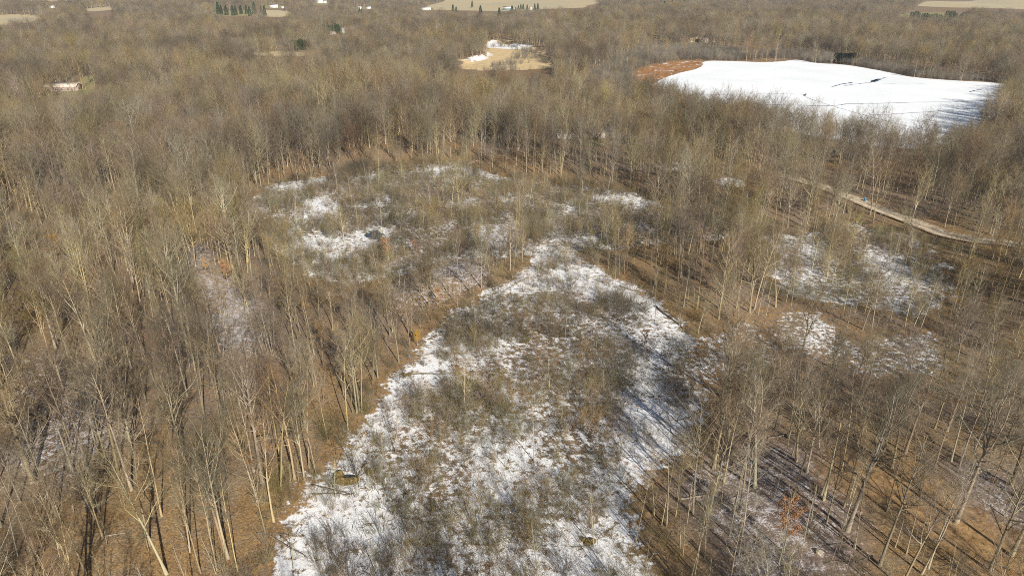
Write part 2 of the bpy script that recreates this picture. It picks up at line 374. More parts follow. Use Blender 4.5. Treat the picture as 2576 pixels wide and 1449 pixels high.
def ribbon(name, P, wd, z, m, terrain=False, n=6, jit=0, kind='structure', ends=True):
    P = np.asarray(P, float); t = np.linspace(0, 1, len(P)); tt = np.linspace(0, 1, (len(P) - 1) * n + 1)
    X, Y = np.interp(tt, t, P[:, 0]), np.interp(tt, t, P[:, 1])
    if len(X) > 8 and not jit:
        k = np.ones(5) / 5; X[2:-2] = np.convolve(X, k, 'valid'); Y[2:-2] = np.convolve(Y, k, 'valid')
    if jit: X = X + rng.normal(0, jit, len(X)); Y = Y + rng.normal(0, jit, len(X))
    dx, dy = np.gradient(X), np.gradient(Y); L = np.hypot(dx, dy) + 1e-9
    wv = wd * (1 + (rng.uniform(-.4, .6, len(X)) if jit else 0)) / 2 * np.ones(len(X))
    if jit and ends: wv = wv * np.clip(np.sin(np.pi * tt) * 4, .15, 1)
    cols = [-1, -.5, 0, .5, 1] if terrain else [-1, 1]
    pts = [np.stack([X - dy / L * wv * s, Y + dx / L * wv * s], 1) for s in cols]
    V = []
    for q in pts:
        zz = height(q[:, 0], q[:, 1]) + z if terrain else np.full(len(q), z)
        V.append(np.column_stack([q, zz]))
    if terrain:
        zc = np.mean([v[:, 2] for v in V], 0) + .12
        for v in V: v[:, 2] = np.maximum(v[:, 2], zc - .14)
    k, nn = len(cols), len(X); V = np.stack(V, 1).reshape(-1, 3)
    i = np.arange(nn - 1)[:, None] * k; j = np.arange(k - 1)[None, :]
    Q = np.stack([i + j, i + k + j, i + k + j + 1, i + j + 1], -1).reshape(-1, 4)
    if (np.cross(V[Q[0][1]] - V[Q[0][0]], V[Q[0][2]] - V[Q[0][0]])[2]) < 0: Q = Q[:, ::-1]
    me_ = mesh_np(name, V, Q, None, [m]); a_ = me_.attributes.new('across', 'FLOAT', 'POINT'); a_.data.foreach_set('value', np.tile(np.array(cols, np.float32), nn))
    o = link(name, me_); return tag(o, kind=kind)
cracks = [([(1640,262),(1760,261),(1880,263),(2000,265),(2060,267),(2105,266),(2130,262),(2200,261),(2300,258),(2400,257),(2480,253),(2560,250)], 1.0),
  ([(1640,246),(1760,239),(1830,238),(1920,237),(2000,236)], .35),
  ([(2090,220),(2115,213),(2135,210),(2145,208)], 1.8), ([(2120,217),(2150,213),(2190,208),(2205,201),(2230,195)], 1.4), ([(2193,207),(2203,203),(2212,200)], 4.5),
  ([(2015,237),(2022,238),(2024,242),(2030,236)], 1.0), ([(2024,243),(2050,254),(2110,272),(2180,292),(2270,315),(2380,340)], .45),
  ([(2165,291),(2240,288),(2330,282),(2430,274),(2520,272)], .8), ([(2210,213),(2260,210),(2330,211)], .35), ([(2400,262),(2450,264),(2520,269)], .35),
  ([(2438,232),(2455,228),(2468,226)], 1.4), ([(1900,262),(1960,272),(1990,279)], .3)]
for pts, wd in cracks:
    ribbon('ice_crack', poly(pts, .15), wd, .16, M_CRACK, n=8, jit=.35)
def m_gravel():
    m, t, b = mat('pale gravel track', .95, .1); p = wpos(t); ac = mth(t, 'ABSOLUTE', attr(t, 'across'))
    n1 = nz(t, p, .35, 5); n3 = nz(t, p, 3, 3)
    c = mix(t, ramp(t, n1, .35, .65), (.48, .40, .29), (.68, .60, .48))
    c = mix(t, ramp(t, n3, .4, .7), mix(t, 1.0, c, (.75, .72, .68), 'MULTIPLY'), c)
    mid = mth(t, 'MULTIPLY', ramp(t, ac, .3, .1), ramp(t, n1, .4, .6)); c = mix(t, mid, c, (.30, .24, .15))
    e = mth(t, 'ADD', ac, mth(t, 'MULTIPLY', mth(t, 'SUBTRACT', nz(t, p, .6, 5, .7), .5), 1.5))
    c = mix(t, ramp(t, e, .55, .85), c, mix(t, ramp(t, n3, .4, .6), (.20, .13, .08), (.32, .23, .14)))
    t.links.new(c, b.inputs['Base Color']); return m
MG = m_gravel()
ribbon('gravel_road', ROAD, 7.0, .05, MG, True, 20)
ribbon('woodland_track', TRACK1, 3.4, .06, MG, True, 8)
ribbon('barn_track', TRACK2, 4.5, .06, MG, True, 8)

m_w, t_w, b_w = mat('dark open water', .12, .5); b_w.inputs['Base Color'].default_value = (.02, .045, .09, 1)
for nm_, P_ in (('open_water', ell(943, 592, 22, 12, 18)), ('open_water', ell(958, 604, 9, 6, 12)), ('open_water', ell(1213, 612, 8, 5, 12))):
    Q_ = smoothP(poly(P_), 1); Q_ = Q_ + rng.normal(0, .5, Q_.shape); flat_poly(nm_, Q_, .06, m_w)
# ------------------------------------------------------------------ growing plants
def grow(P, Rd, n_per, t0, t1, L, ang, up, npts, rfac, wig=.12, g=rng, rmin=.006):
    k, m, _ = P.shape; K = k * n_per
    par = np.repeat(np.arange(k), n_per); s = np.tile(np.arange(n_per), k)
    t = t0 + (t1 - t0) * (s + g.uniform(0, 1, K)) / n_per
    f = t * (m - 1); i = np.clip(f.astype(int), 0, m - 2); u = (f - i)[:, None]
    p = P[par, i] * (1 - u) + P[par, i + 1] * u
    T = P[par, i + 1] - P[par, i]; T /= np.linalg.norm(T, axis=1, keepdims=True) + 1e-9
    r = (Rd[par, i] * (1 - u[:, 0]) + Rd[par, i + 1] * u[:, 0]) * rfac
    r = np.maximum(r, rmin)
    az = s * 2.4 + g.uniform(0, 6.3, k)[par] + g.normal(0, .4, K)
    ref = np.where(np.abs(T[:, 2:3]) > .9, [[1., 0, 0]], [[0, 0, 1.]])
    A = np.cross(T, ref); A /= np.linalg.norm(A, axis=1, keepdims=True) + 1e-9; B = np.cross(T, A)
    a = np.radians(ang(t) if callable(ang) else ang) * g.uniform(.7, 1.3, K)
    d = T * np.cos(a)[:, None] + (A * np.cos(az)[:, None] + B * np.sin(az)[:, None]) * np.sin(a)[:, None]
    Ls = (L(t) if callable(L) else L) * g.uniform(.6, 1.25, K)
    out = [p]
    for q in range(npts - 1):
        d = d + g.normal(0, wig, (K, 3)); d[:, 2] += up; d /= np.linalg.norm(d, axis=1, keepdims=True)
        p = p + d * (Ls / (npts - 1))[:, None]; out.append(p)
    return np.stack(out, 1), r[:, None] * np.linspace(1, .25, npts)[None, :]
def trunk_path(H, n, lean, wob, g):
    z = np.linspace(0, 1, n); a = g.uniform(0, 6.28)
    x = lean * z ** 1.5 * H * math.cos(a) + np.cumsum(g.normal(0, wob, n)) * z; y = lean * z ** 1.5 * H * math.sin(a) + np.cumsum(g.normal(0, wob, n)) * z
    return np.stack([x, y, z * H], 1)[None]
def gen_tree(seed, H=24., r0=.22, crown=.45, fork=False, lean=.03, limbs=13, nb=5, nt=6, ntl=4, spread=1.0, tw=.011):
    """returns (trunk Geo, crown Geo): trunk with forks; crown of limbs, branches and twigs"""
    g = np.random.default_rng(seed); tg, cg = Geo(), Geo()
    P = trunk_path(H, 11, lean, .09, g); P[:, 0, 2] = -.4
    z = np.linspace(0, 1, 11); Rd = (r0 * (1 - .88 * z ** .9))[None]; Rd[:, 0] *= 1.5
    tg.tubes(P, Rd, 7, 0)
    leads, lr = [P], [Rd]
    if fork:
        nf = 2 if fork is True else fork
        Pf, Rf = grow(P, Rd, nf, .35, .6, H * .45, 22, .12, 11, .8, .05, g)
        tg.tubes(Pf, Rf, 6, 0); leads.append(Pf); lr.append(Rf)
    for q, (Pp, Rp) in enumerate(zip(leads, lr)):
        c0 = crown if q == 0 else .25
        n = limbs if q == 0 else max(5, limbs // 2)
        scl = 1 if q == 0 else .6
        Lf = lambda t: H * .27 * spread * scl * (.30 + .85 * np.sin(math.pi * (.12 + .80 * (t - c0) / (1 - c0))))
        P1, R1 = grow(Pp, Rp, n, c0, .98, Lf, lambda t: 54 - 26 * (t - c0) / (1 - c0), .10, 7, .66, .12, g, .035)
        cg.tubes(P1, R1, 4, 0)
        P2, R2 = grow(P1, R1, nb, .18, .98, H * .085 * spread, 38, .10, 4, .6, .14, g, .012)
        cg.tubes(P2, R2, 3, 1)
        P3, R3 = grow(P2, R2, nt, .1, 1., H * .042, 38, .08, 3, .65, .15, g, .009)
        cg.tubes(P3, R3, 3, 1)
        P4, R4 = grow(P3, R3, ntl, .1, 1., H * .027, 35, .06, 2, .7, .1, g, tw)
        cg.cones(P4[:, 0], P4[:, -1], R4[:, 0], 1)
        # twigs straight on the upper trunk / limb ends
        P5, R5 = grow(P1, R1, 8, .3, 1., H * .04, 40, .06, 2, .3, .1, g, tw)
        cg.cones(P5[:, 0], P5[:, -1], R5[:, 0], 1)
    # a few dead side shoots low on the bole
    P6, R6 = grow(P, Rd, 5, .15, crown, 1.6, 70, .03, 3, .12, .2, g, .015)
    cg.tubes(P6, R6, 3, 1)
    return tg, cg
TREEKINDS = [  # key, look words, args
 ('slender bare tree', dict(H=23, r0=.17, crown=.42, limbs=10, spread=.8)),
 ('even crowned bare tree', dict(H=23, r0=.22, crown=.34, limbs=17)),
 ('fork trunked bare tree', dict(H=22, r0=.22, crown=.38, fork=True, limbs=12)),
 ('broad limbed bare tree', dict(H=21, r0=.27, crown=.30, limbs=17, spread=1.35)),
 ('thick trunked bare tree', dict(H=25, r0=.36, crown=.36, limbs=17, fork=True, spread=1.1)),
 ('many stemmed bare tree', dict(H=22, r0=.23, crown=.4, fork=3, limbs=10, spread=.9)),
 ('pole thin bare tree', dict(H=20, r0=.11, crown=.42, limbs=12, spread=.65, nt=5)),
 ('leaning bare tree', dict(H=20, r0=.19, crown=.38, lean=.16, limbs=14)),
]
VAR = []      # (look, trunk mesh, crown mesh, joined mesh, H)
for i, (look, kw) in enumerate(TREEKINDS):
    for rep in range(3):
        tg, cg = gen_tree(100 + i * 7 + rep, **kw)
        tm = tg.mesh('trunk', [M_TRUNK], True); cm = cg.mesh('crown', [M_TRUNK, M_TWIG])
        tg.add(np.concatenate(cg.V), np.concatenate(cg.Q), None, 0); tg.mq[-1] = np.concatenate(cg.mq)
        tg.T.append(np.concatenate(cg.T) + (tg.n - cg.n)); tg.mt.append(np.concatenate(cg.mt))
        VAR.append((look, tm, cm, tg.mesh('bare_tree_whole', [M_TRUNK, M_TWIG]), kw['H']))

DOME = []
for i in range(5):
    tg, cg = gen_tree(300 + i, H=20 + i % 3, r0=.24, crown=.30, limbs=19, spread=1.75, nb=6, nt=6, ntl=5, fork=(i % 2 == 1), tw=.014)
    tg.add(np.concatenate(cg.V), np.concatenate(cg.Q), None, 0); tg.mq[-1] = np.concatenate(cg.mq)
    tg.T.append(np.concatenate(cg.T) + (tg.n - cg.n)); tg.mt.append(np.concatenate(cg.mt)); DOME.append(tg.mesh('domed_tree_whole', [M_TRUNK, M_TWIG]))
def gen_shrub(seed, n=14, H=2.6, spread=28, m=0, nb=5, nt=4, r=.016):
    g = np.random.default_rng(seed); G_ = Geo(); a = g.uniform(0, 6.28, n); rr = g.uniform(0, .35, n)
    base = np.stack([rr * np.cos(a), rr * np.sin(a), np.full(n, -.1)], 1)
    an = np.radians(g.uniform(3, spread * 1.5, n)); d = np.stack([np.sin(an) * np.cos(a), np.sin(an) * np.sin(a), np.cos(an)], 1)
    L = H * g.uniform(.6, 1.15, n); p = base; out = [p]
    for q in range(4):
        d = d + g.normal(0, .1, (n, 3)); d[:, 2] += .02; d /= np.linalg.norm(d, axis=1, keepdims=True); p = p + d * (L / 4)[:, None]; out.append(p)
    P = np.stack(out, 1); Rd = np.full((n, 1), r) * np.linspace(1, .35, 5)[None]
    G_.tubes(P, Rd, 3, m)
    P2, R2 = grow(P, Rd, nb, .2, 1, H * .33, 30, .05, 3, .7, .15, g, .008); G_.tubes(P2, R2, 3, m)
    P3, R3 = grow(P2, R2, nt, .15, 1, H * .17, 32, .03, 2, .8, .1, g, .0085); G_.cones(P3[:, 0], P3[:, -1], R3[:, 0], m)
    return G_
SHR = []
for i in range(8):
    look, kw = [('rounded twiggy shrub', dict(n=16, H=2.4, spread=38)), ('upright many stemmed shrub', dict(n=14, H=3.4, spread=18)),
                ('low sprawling shrub', dict(n=16, H=1.6, spread=50)), ('sparse open shrub', dict(n=8, H=3.0, spread=25))][i % 4]
    SHR.append((look, gen_shrub(500 + i, **kw).mesh('willow_shrub', [M_SHRUB])))
THK = [gen_shrub(540 + i, n=14, H=5.0, spread=20, r=.03, nb=6, nt=5).mesh('thicket_stems', [M_GREY]) for i in range(3)]
def gen_sapling(seed, H, m):
    g = np.random.default_rng(seed); G_ = Geo(); P = trunk_path(H, 8, .06, .05, g); P[:, 0, 2] = -.2
    Rd = (.068 * H / 8 * np.linspace(1, .2, 8))[None]; G_.tubes(P, Rd, 4, 0)
    P1, R1 = grow(P, Rd, 12, .25, .97, H * .22, 32, .1, 4, .5, .1, g, .01); G_.tubes(P1, R1, 3, 0)
    P2, R2 = grow(P1, R1, 6, .15, 1, H * .09, 35, .08, 2, .7, .1, g, .008); G_.cones(P2[:, 0], P2[:, -1], R2[:, 0], 1)
    P3, R3 = grow(P1, R1, 5, .15, 1, H * .07, 45, .08, 2, .6, .1, g, .008); G_.cones(P3[:, 0], P3[:, -1], R3[:, 0], 1)
    return G_.mesh('sapling', [M_SAP, M_TWIG])
SAP = [('pale straight sapling', gen_sapling(600, 9, 0)), ('short pale sapling', gen_sapling(601, 6, 0)), ('tall thin sapling', gen_sapling(602, 12, 0)), ('crooked pale sapling', gen_sapling(603, 7.5, 0))]
def gen_tuft(seed, H, n, mt):
    g = np.random.default_rng(seed); G_ = Geo(); a = g.uniform(0, 6.28, n); rr = g.uniform(0, .3, n)
    P0 = np.stack([rr * np.cos(a), rr * np.sin(a), np.full(n, -.05)], 1); an = np.radians(g.uniform(5, 60, n))
    P1 = P0 + (np.stack([np.sin(an) * np.cos(a), np.sin(an) * np.sin(a), np.cos(an)], 1)) * (H * g.uniform(.5, 1.2, n))[:, None]
    G_.cones(P0, P1, np.full(n, .014), 0); return G_.mesh('sedge_tuft', [mt])
TUFT = [gen_tuft(700 + i, .75, 34, M_SEDGE) for i in range(3)]
REEDT = [gen_tuft(710 + i, 1.6, 40, M_REED) for i in range(2)]
def gen_litter(seed):
    g = np.random.default_rng(seed); G_ = Geo(); n = 9; a = g.uniform(0, 6.28, n)
    P0 = np.stack([g.uniform(-1.6, 1.6, n), g.uniform(-1.6, 1.6, n), g.uniform(.02, .15, n)], 1)
    P1 = P0 + np.stack([np.cos(a), np.sin(a), g.uniform(-.02, .25, n)], 1) * g.uniform(.6, 2.6, n)[:, None]
    P = np.stack([P0, (P0 + P1) / 2 + g.normal(0, .08, (n, 3)), P1], 1); Rd = g.uniform(.02, .05, n)[:, None] * np.array([[1, .8, .3]])
    G_.tubes(P, Rd, 3, 0); return G_.mesh('branch_litter', [M_DEAD])
LIT = [gen_litter(730 + i) for i in range(3)]

# ------------------------------------------------------------------ scatter as one object
def scatter(name, X, Y, Z, rot, scl, vid, meshes, label, cat):
    col = bpy.data.collections.new(name + ' sources')
    for i, me in enumerate(meshes):
        col.objects.link(bpy.data.objects.new('%s_%02d' % (name, i), me))
    me = bpy.data.meshes.new(name); n = len(X); me.vertices.add(n)
    me.vertices.foreach_set('co', np.stack([X, Y, Z], 1).astype(np.float32).ravel())
    for nm, ty, v in (('rot', 'FLOAT_VECTOR', rot), ('scl', 'FLOAT_VECTOR', scl), ('vid', 'INT', vid)):
        a = me.attributes.new(nm, ty, 'POINT'); a.data.foreach_set('vector' if ty == 'FLOAT_VECTOR' else 'value', np.asarray(v, np.float32 if ty != 'INT' else np.int32).ravel())
    o = link(name, me); ng = bpy.data.node_groups.new(name, 'GeometryNodeTree')
    ng.interface.new_socket('Geometry', in_out='INPUT', socket_type='NodeSocketGeometry'); ng.interface.new_socket('Geometry', in_out='OUTPUT', socket_type='NodeSocketGeometry')
    gi, go = ng.nodes.new('NodeGroupInput'), ng.nodes.new('NodeGroupOutput')
    ip = ng.nodes.new('GeometryNodeInstanceOnPoints'); ci = ng.nodes.new('GeometryNodeCollectionInfo')
    ci.inputs['Collection'].default_value = col; ci.inputs['Separate Children'].default_value = True; ci.inputs['Reset Children'].default_value = True
    def na(nm, ty):
        a = ng.nodes.new('GeometryNodeInputNamedAttribute'); a.data_type = ty; a.inputs['Name'].default_value = nm
        return [s for s in a.outputs if s.enabled and s.name == 'Attribute'][0]
    Lk = ng.links.new
    Lk(gi.outputs[0], ip.inputs['Points']); Lk(ci.outputs[0], ip.inputs['Instance']); ip.inputs['Pick Instance'].default_value = True
    Lk(na('vid', 'INT'), ip.inputs['Instance Index']); Lk(na('rot', 'FLOAT_VECTOR'), ip.inputs['Rotation']); Lk(na('scl', 'FLOAT_VECTOR'), ip.inputs['Scale'])
    Lk(ip.outputs[0], go.inputs[0])
    mo = o.modifiers.new('scatter', 'NODES'); mo.node_group = ng
    tag(o, label, cat, None, 'stuff'); return o
def rots(n, tilt=.04): return np.stack([rng.normal(0, tilt, n), rng.normal(0, tilt, n), rng.uniform(0, 6.283, n)], 1)

# ------------------------------------------------------------------ where the trees stand
def jgrid(cell, r0, r1, amax=50):
    xs = np.arange(-r1 * .95, r1 * .95, cell); ys = np.arange(max(r0 * .3, 20), r1, cell)
    X, Y = np.meshgrid(xs, ys); X = X.ravel() + rng.uniform(-.48, .48, X.size) * cell; Y = Y.ravel() + rng.uniform(-.48, .48, Y.size) * cell
    r = np.hypot(X, Y); az = np.degrees(np.arctan2(X, Y))
    k = (r >= r0) & (r < r1) & (np.abs(az) < amax); return X[k], Y[k]
def inview(X, Y, Z, H, mx=90, my=60):
    px, py, f = proj(X, Y, Z); _, pt, _ = proj(X, Y, Z + H)
    return (px > -mx) & (px < 2576 + mx) & (pt < 1449 + my) & (py > -400)
def density(x, y):
    r = np.hypot(x, y)
    px, py, _ = proj(x, y, 2 + 0 * x)
    d = .66 + .75 * (noise(x, y, 60, 21) - .45) + .35 * (noise(x, y, 22, 22) - .5)
    d = np.where((px > 1600) & (py > 850), d * .52, d)
    d = np.where((px > 1500) & (py < 850) & (py > 330), d * .64, d)
    d = np.where((px < 950) & (py > 1000), d * .40, d); d = np.where((px <= 1000) & (py > 420) & (py <= 700), d * .85, d); d = np.where((px < 1000) & (py > 700) & (py <= 1000), d * .62, d)
    for gp in GAPS: d = np.where(sdf(gp, x, y) < 6 * (noise(x, y, 14, 5) - .5), d * .38, d)
    wet = mind(WET, x, y)
    d = np.where(wet < 2.5, 0, d)
    inn = sdf(NORTH, x, y) < -3
    d = np.where(inn, .004 + .045 * sm(px, 1100, 1350) + .02 * sm(-np.abs(py - 640), -50, -10), d)
    d = np.where(~inn & (px > 640) & (px < 1330) & (py > 640) & (py < 790), d * .65, d)
    d = np.where((sdf(EAST, x, y) < -2), .14, d)
    d = np.where(sdf(LAKE, x, y) < 3, 0, d); d = np.where(sdf(MARSH, x, y) < 6, 0, d)
    d = np.where(sdf(TAN, x, y) < 0, .0, d); d = np.where(sdf(THICK, x, y) < 0, .04, d)
    for fr, th in ((0, 1), (.4, 1), (.8, 1), (1.15, 1)):
        kx = CAMH / (CAMH - 2 - fr * 15); xx, yy = x * kx, y * kx
        for q in FIELDS + YARDS[:10] + YARDS[11:]: d = np.where(sdf(q, xx, yy) < 0, 0, d)
        for q in [TAN, LAWN[0]] + YARDS[10:11]: d = np.where(sdf(q, xx, yy) < 0, 0, d)
    for fr in (.3, .7, 1.05):
        kx = CAMH / (CAMH - 2 - fr * 15)
        for q in [YARDS[6], LAWN[1], DRIVE]: d = np.where(sdf(q, x * kx, y * kx) < 1, d * .7, d)
        d = np.where(sdf(GAPS[0], x * kx, y * kx) < 0, d * .8, d)
    for q in LAWN + [DRIVE]: d = np.where(sdf(q, x, y) < 3, .12, d)
    d = np.where((sdf(LAKE, x, y) > 3) & (sdf(LAKE, x, y) < 30) & (y < 520), .9, d)
    for ln, wd in ((ROAD, 4.5), (TRACK1, 3.5), (TRACK2, 6), (GOLD, 7)): d = np.where(ldist(ln, x, y) < wd, 0, d)
    return d
S = 1 / 1.1646
EXPL = [  # base pixel (3000-wide), variant, height, lean direction not needed
 (97,1412,8,30),(114,1225,1,24),(258,1384,2,27),(246,1408,5,26),(275,1246,0,24),(348,1393,10,27),(386,1436,2,27),(438,1597,0,26),(488,1680,2,26),(545,1360,9,22),
 (647,1213,4,26),(597,1213,0,25),(744,1381,1,25),(521,1289,12,24),(126,1606,12,20),(102,1645,0,22),(251,1677,1,25),(668,1635,5,26),(660,1615,10,27),(697,1673,13,20),
 (588,1677,12,22),(557,1616,0,22),(635,1668,12,22),(474,1512,1,25),(769,1412,8,27),(802,1526,15,22),(823,1436,0,27),(864,1403,3,26),(892,1403,5,22),(928,1396,12,20),
 (831,1389,0,26),(906,1370,1,25),(1046,1208,10,22),(1060,1206,0,23),(1054,1203,2,23),(2029,1502,3,24),(2078,1498,7,21),(2147,1502,0,28),(2121,1412,1,26),(2168,1498,10,27),
 (2211,1427,8,27),(2090,1370,9,24),(2102,1441,12,22),(1863,1583,12,20),(1979,1512,13,19),(1953,1540,0,22),(1938,1536,12,20),(1917,1507,12,19),(2164,1626,1,24),(1993,1626,13,15),
 (2036,1678,12,18),(2269,1258,0,24),(2413,1465,2,26),(2406,1450,0,25),(2473,1484,1,25),(2489,1460,12,17),(2466,1379,0,22),(2321,1332,12,20),(2333,1350,6,21),(2482,1555,8,30),
 (2504,1607,12,20),(2513,1294,1,25),(2591,1318,0,25),(2613,1370,2,27),(2651,1327,10,26),(2738,1370,3,18),(2786,1351,0,26),(2809,1370,1,25),(2800,1529,8,30),(2897,1441,12,22),
 (2655,1621,12,21),(2700,1680,1,24),(2719,1664,0,24),(2577,1654,2,27),(2622,1602,13,20),(2598,1498,0,25),(2961,1626,9,26),(2961,1422,8,26),(2983,1460,1,27),(2900,1673,7,24),
 (1345,612,0,22),(1322,628,1,22),(2210,905,15,26),(2196,915,8,26),(2105,935,6,24),(1500,815,1,18),(1110,560,0,24)]
ex = []
for a, b, v, H in EXPL:
    x, y, z = onground(a * S, b * S); ex.append((x, y, z, v, H))
ex = np.array(ex)
TX, TY, TSC = [], [], []
for cell, r0, r1, sc_ in ((3.7, 30, 380, 1.0), (5.4, 380, 900, 1.1), (7.6, 900, 1700, 1.35), (12.0, 1700, 3300, 1.8)):
    X, Y = jgrid(cell, r0, r1, 52 if r1 < 400 else 41)
    k = rng.uniform(0, 1, len(X)) < density(X, Y) * (1.15 if r0 >= 380 else 1)
    X, Y = X[k], Y[k]; TX.append(X); TY.append(Y); TSC.append(np.full(len(X), sc_))
TX, TY, TSC = map(np.concatenate, (TX, TY, TSC))
dd = np.full(TX.shape, 1e9)
for e in ex: dd = np.minimum(dd, np.hypot(TX - e[0], TY - e[1]))
k = dd > 2.6; TX, TY, TSC = TX[k], TY[k], TSC[k]
TZ = height(TX, TY); k = inview(TX, TY, TZ, 26, 150, 90) | ((np.hypot(TX, TY) < 420) & inview(TX, TY, TZ, 26, 520, 300))
TX, TY, TZ, TSC = TX[k], TY[k], TZ[k], TSC[k]
n = len(TX)
TV = rng.choice(24, n, p=np.repeat([11, 8, 7, 4, 1.2, 5, 14, 4], 3) / 54.2 / 3)
edge = mind(WET, TX, TY)
TH = .80 * rng.normal(1, .16, n) * (.82 + .36 * noise(TX, TY, 90, 31)) * np.where((edge < -1), .62, 1) * np.where((sdf(LAKE, TX, TY) < 45) & (TY < 520) & (TX < 255), .66, 1) * np.where((TY > 150) & (TY < 215) & (np.abs(TX + 15) < 60), .70, 1)
TH = np.clip(TH, .4, 1.3); TH = np.where((sdf(LAKE, TX, TY) < 75) & (TX > 255) & (TY < 560), TH * 1.2, TH)
young = rng.uniform(0, 1, n) < .18; TH = np.where(young, TH * .6, TH)
TX = np.concatenate([ex[:, 0], TX]); TY = np.concatenate([ex[:, 1], TY]); TZ = np.concatenate([ex[:, 2], TZ]); TV = np.concatenate([np.array([int(v) // 2 * 3 + int(v) % 2 for v in ex[:, 3]]), TV])
TH = np.concatenate([.86 * ex[:, 4] / np.array([VAR[int(v)][4] for v in [int(q) // 2 * 3 for q in ex[:, 3]]]), TH]); TSC = np.concatenate([np.ones(len(ex)), TSC]); n = len(TX)
HH = np.array([v[4] for v in VAR])[TV] * TH
px, py, f = proj(TX, TY, TZ); ptx, pty, _ = proj(TX, TY, TZ + HH)
seen = ((px > 0) & (px < 2576) | (ptx > 0) & (ptx < 2576)) & (pty < 1440) & (np.minimum(py, 1449) - pty > 30)
size = np.where(seen, HH / f, 0); order = np.argsort(-size); IND = order[:300]; rest = order[300:]
rv = TV[rest].copy(); rr_ = np.hypot(TX[rest], TY[rest]); dm_ = rng.uniform(0, 1, len(rest)) < np.where(rr_ > 330, .72, .22)
rv = np.where(dm_, 24 + rng.integers(0, 5, len(rest)), rv)
rsc = TH[rest] * np.where(rr_ > 380, .88, 1); wsc = rsc * TSC[rest] * rng.uniform(.85, 1.15, len(rest))
hs = np.where(TSC[rest] > 1.1, 1.04, 1) * rsc
scatter('bare_woods', TX[rest], TY[rest], TZ[rest], rots(len(rest), .06), np.stack([wsc, wsc, hs], 1), rv,
        [v[3] for v in VAR] + DOME, 'bare winter woods reaching from the swamp banks to the horizon', 'woods')
ITEMS = []    # things waiting for a label: (object, look, x, y, z, noun)
def copyo(name, me, parent=None):
    o = bpy.data.objects.new(name, me); C.objects.link(o); o.parent = parent; return o
for i in IND:
    look, tm, cm, _, H0 = VAR[TV[i]]
    o = bpy.data.objects.new('bare_tree', None); C.objects.link(o); o.location = (TX[i], TY[i], TZ[i])
    o.rotation_euler = (rng.normal(0, .05), rng.normal(0, .05), rng.uniform(0, 6.28)); s = TH[i]; ww = s * rng.uniform(.9, 1.1); o.scale = (ww, ww, s)
    copyo('trunk', tm, o); copyo('crown', cm, o); o['category'] = 'tree'; o['group'] = 'bare trees of the near woods'
    ITEMS.append((o, look, TX[i], TY[i], TZ[i], 'tree'))

# ---- shrubs in the swamps
def place_shrubs():
    X, Y = jgrid(1.75, 40, 420, 50)
    m, no, ea = sdf(MAIN, X, Y), sdf(NORTH, X, Y), sdf(EAST, X, Y)
    patch = noise(X, Y, 16, 41); p2 = noise(X, Y, 6, 42)
    sn = sm(-mind(SNOWY, X, Y), -2, 3); dm = .82 * sm(-m, 0, 8) + .12; dm = dm * (.45 + 1.1 * sm(patch, .30, .58)) * (.5 + p2) * (1 - .55 * sn)
    qx, qy, _ = proj(X, Y, 0 * X)
    pass
    dn = 1.1 * (.4 + 1.1 * sm(patch, .30, .6)) * (1 - .85 * sn); de = .9 * (.35 + 1.1 * sm(patch, .36, .6)) * (1 - .7 * sn)
    d = np.where(m < -.5, dm, np.where(no < -.5, dn, np.where(ea < -.5, de, 0)))
    d = np.where((np.minimum(np.minimum(m, no), ea) > -.5) & (np.minimum(np.minimum(m, no), ea) < 7), .30, d)
    k = rng.uniform(0, 1, len(X)) < d; return X[k], Y[k], m[k] < 0
SX, SY, _ = place_shrubs(); SZ = height(SX, SY); k = inview(SX, SY, SZ, 3, 60, 40); SX, SY, SZ = SX[k], SY[k], SZ[k]
n = len(SX); SV = rng.integers(0, 8, n); SS = 1.22 * rng.uniform(.5, 1.3, n) * (.75 + .5 * noise(SX, SY, 20, 45))
px, py, f = proj(SX, SY, SZ); seen = (px > 5) & (px < 2570) & (py < 1445)
hs_ = np.array([2.4, 3.4, 1.6, 3.0] * 2)[SV] * SS
order = np.argsort(-np.where(seen, hs_ / f, 0)); IS, rs = order[:300], order[300:]
scatter('swamp_shrubbery', SX[rs], SY[rs], SZ[rs], rots(len(rs), .08), np.stack([SS[rs]] * 3, 1), SV[rs], [s[1] for s in SHR], 'olive brown leafless shrubbery covering the snowy swamp', 'shrubbery')
for i in IS:
    look, me = SHR[SV[i]]; o = copyo('willow_shrub', me); o.location = (SX[i], SY[i], SZ[i]); o.rotation_euler = (0, 0, rng.uniform(0, 6.28)); o.scale = (SS[i],) * 3
    o['category'] = 'shrub'; o['group'] = 'leafless shrubs in the snowy clearing'; ITEMS.append((o, ('big ' if hs_[i] > 3.2 else 'small ' if hs_[i] < 1.9 else 'medium ') + look, SX[i], SY[i], SZ[i], 'shrub'))
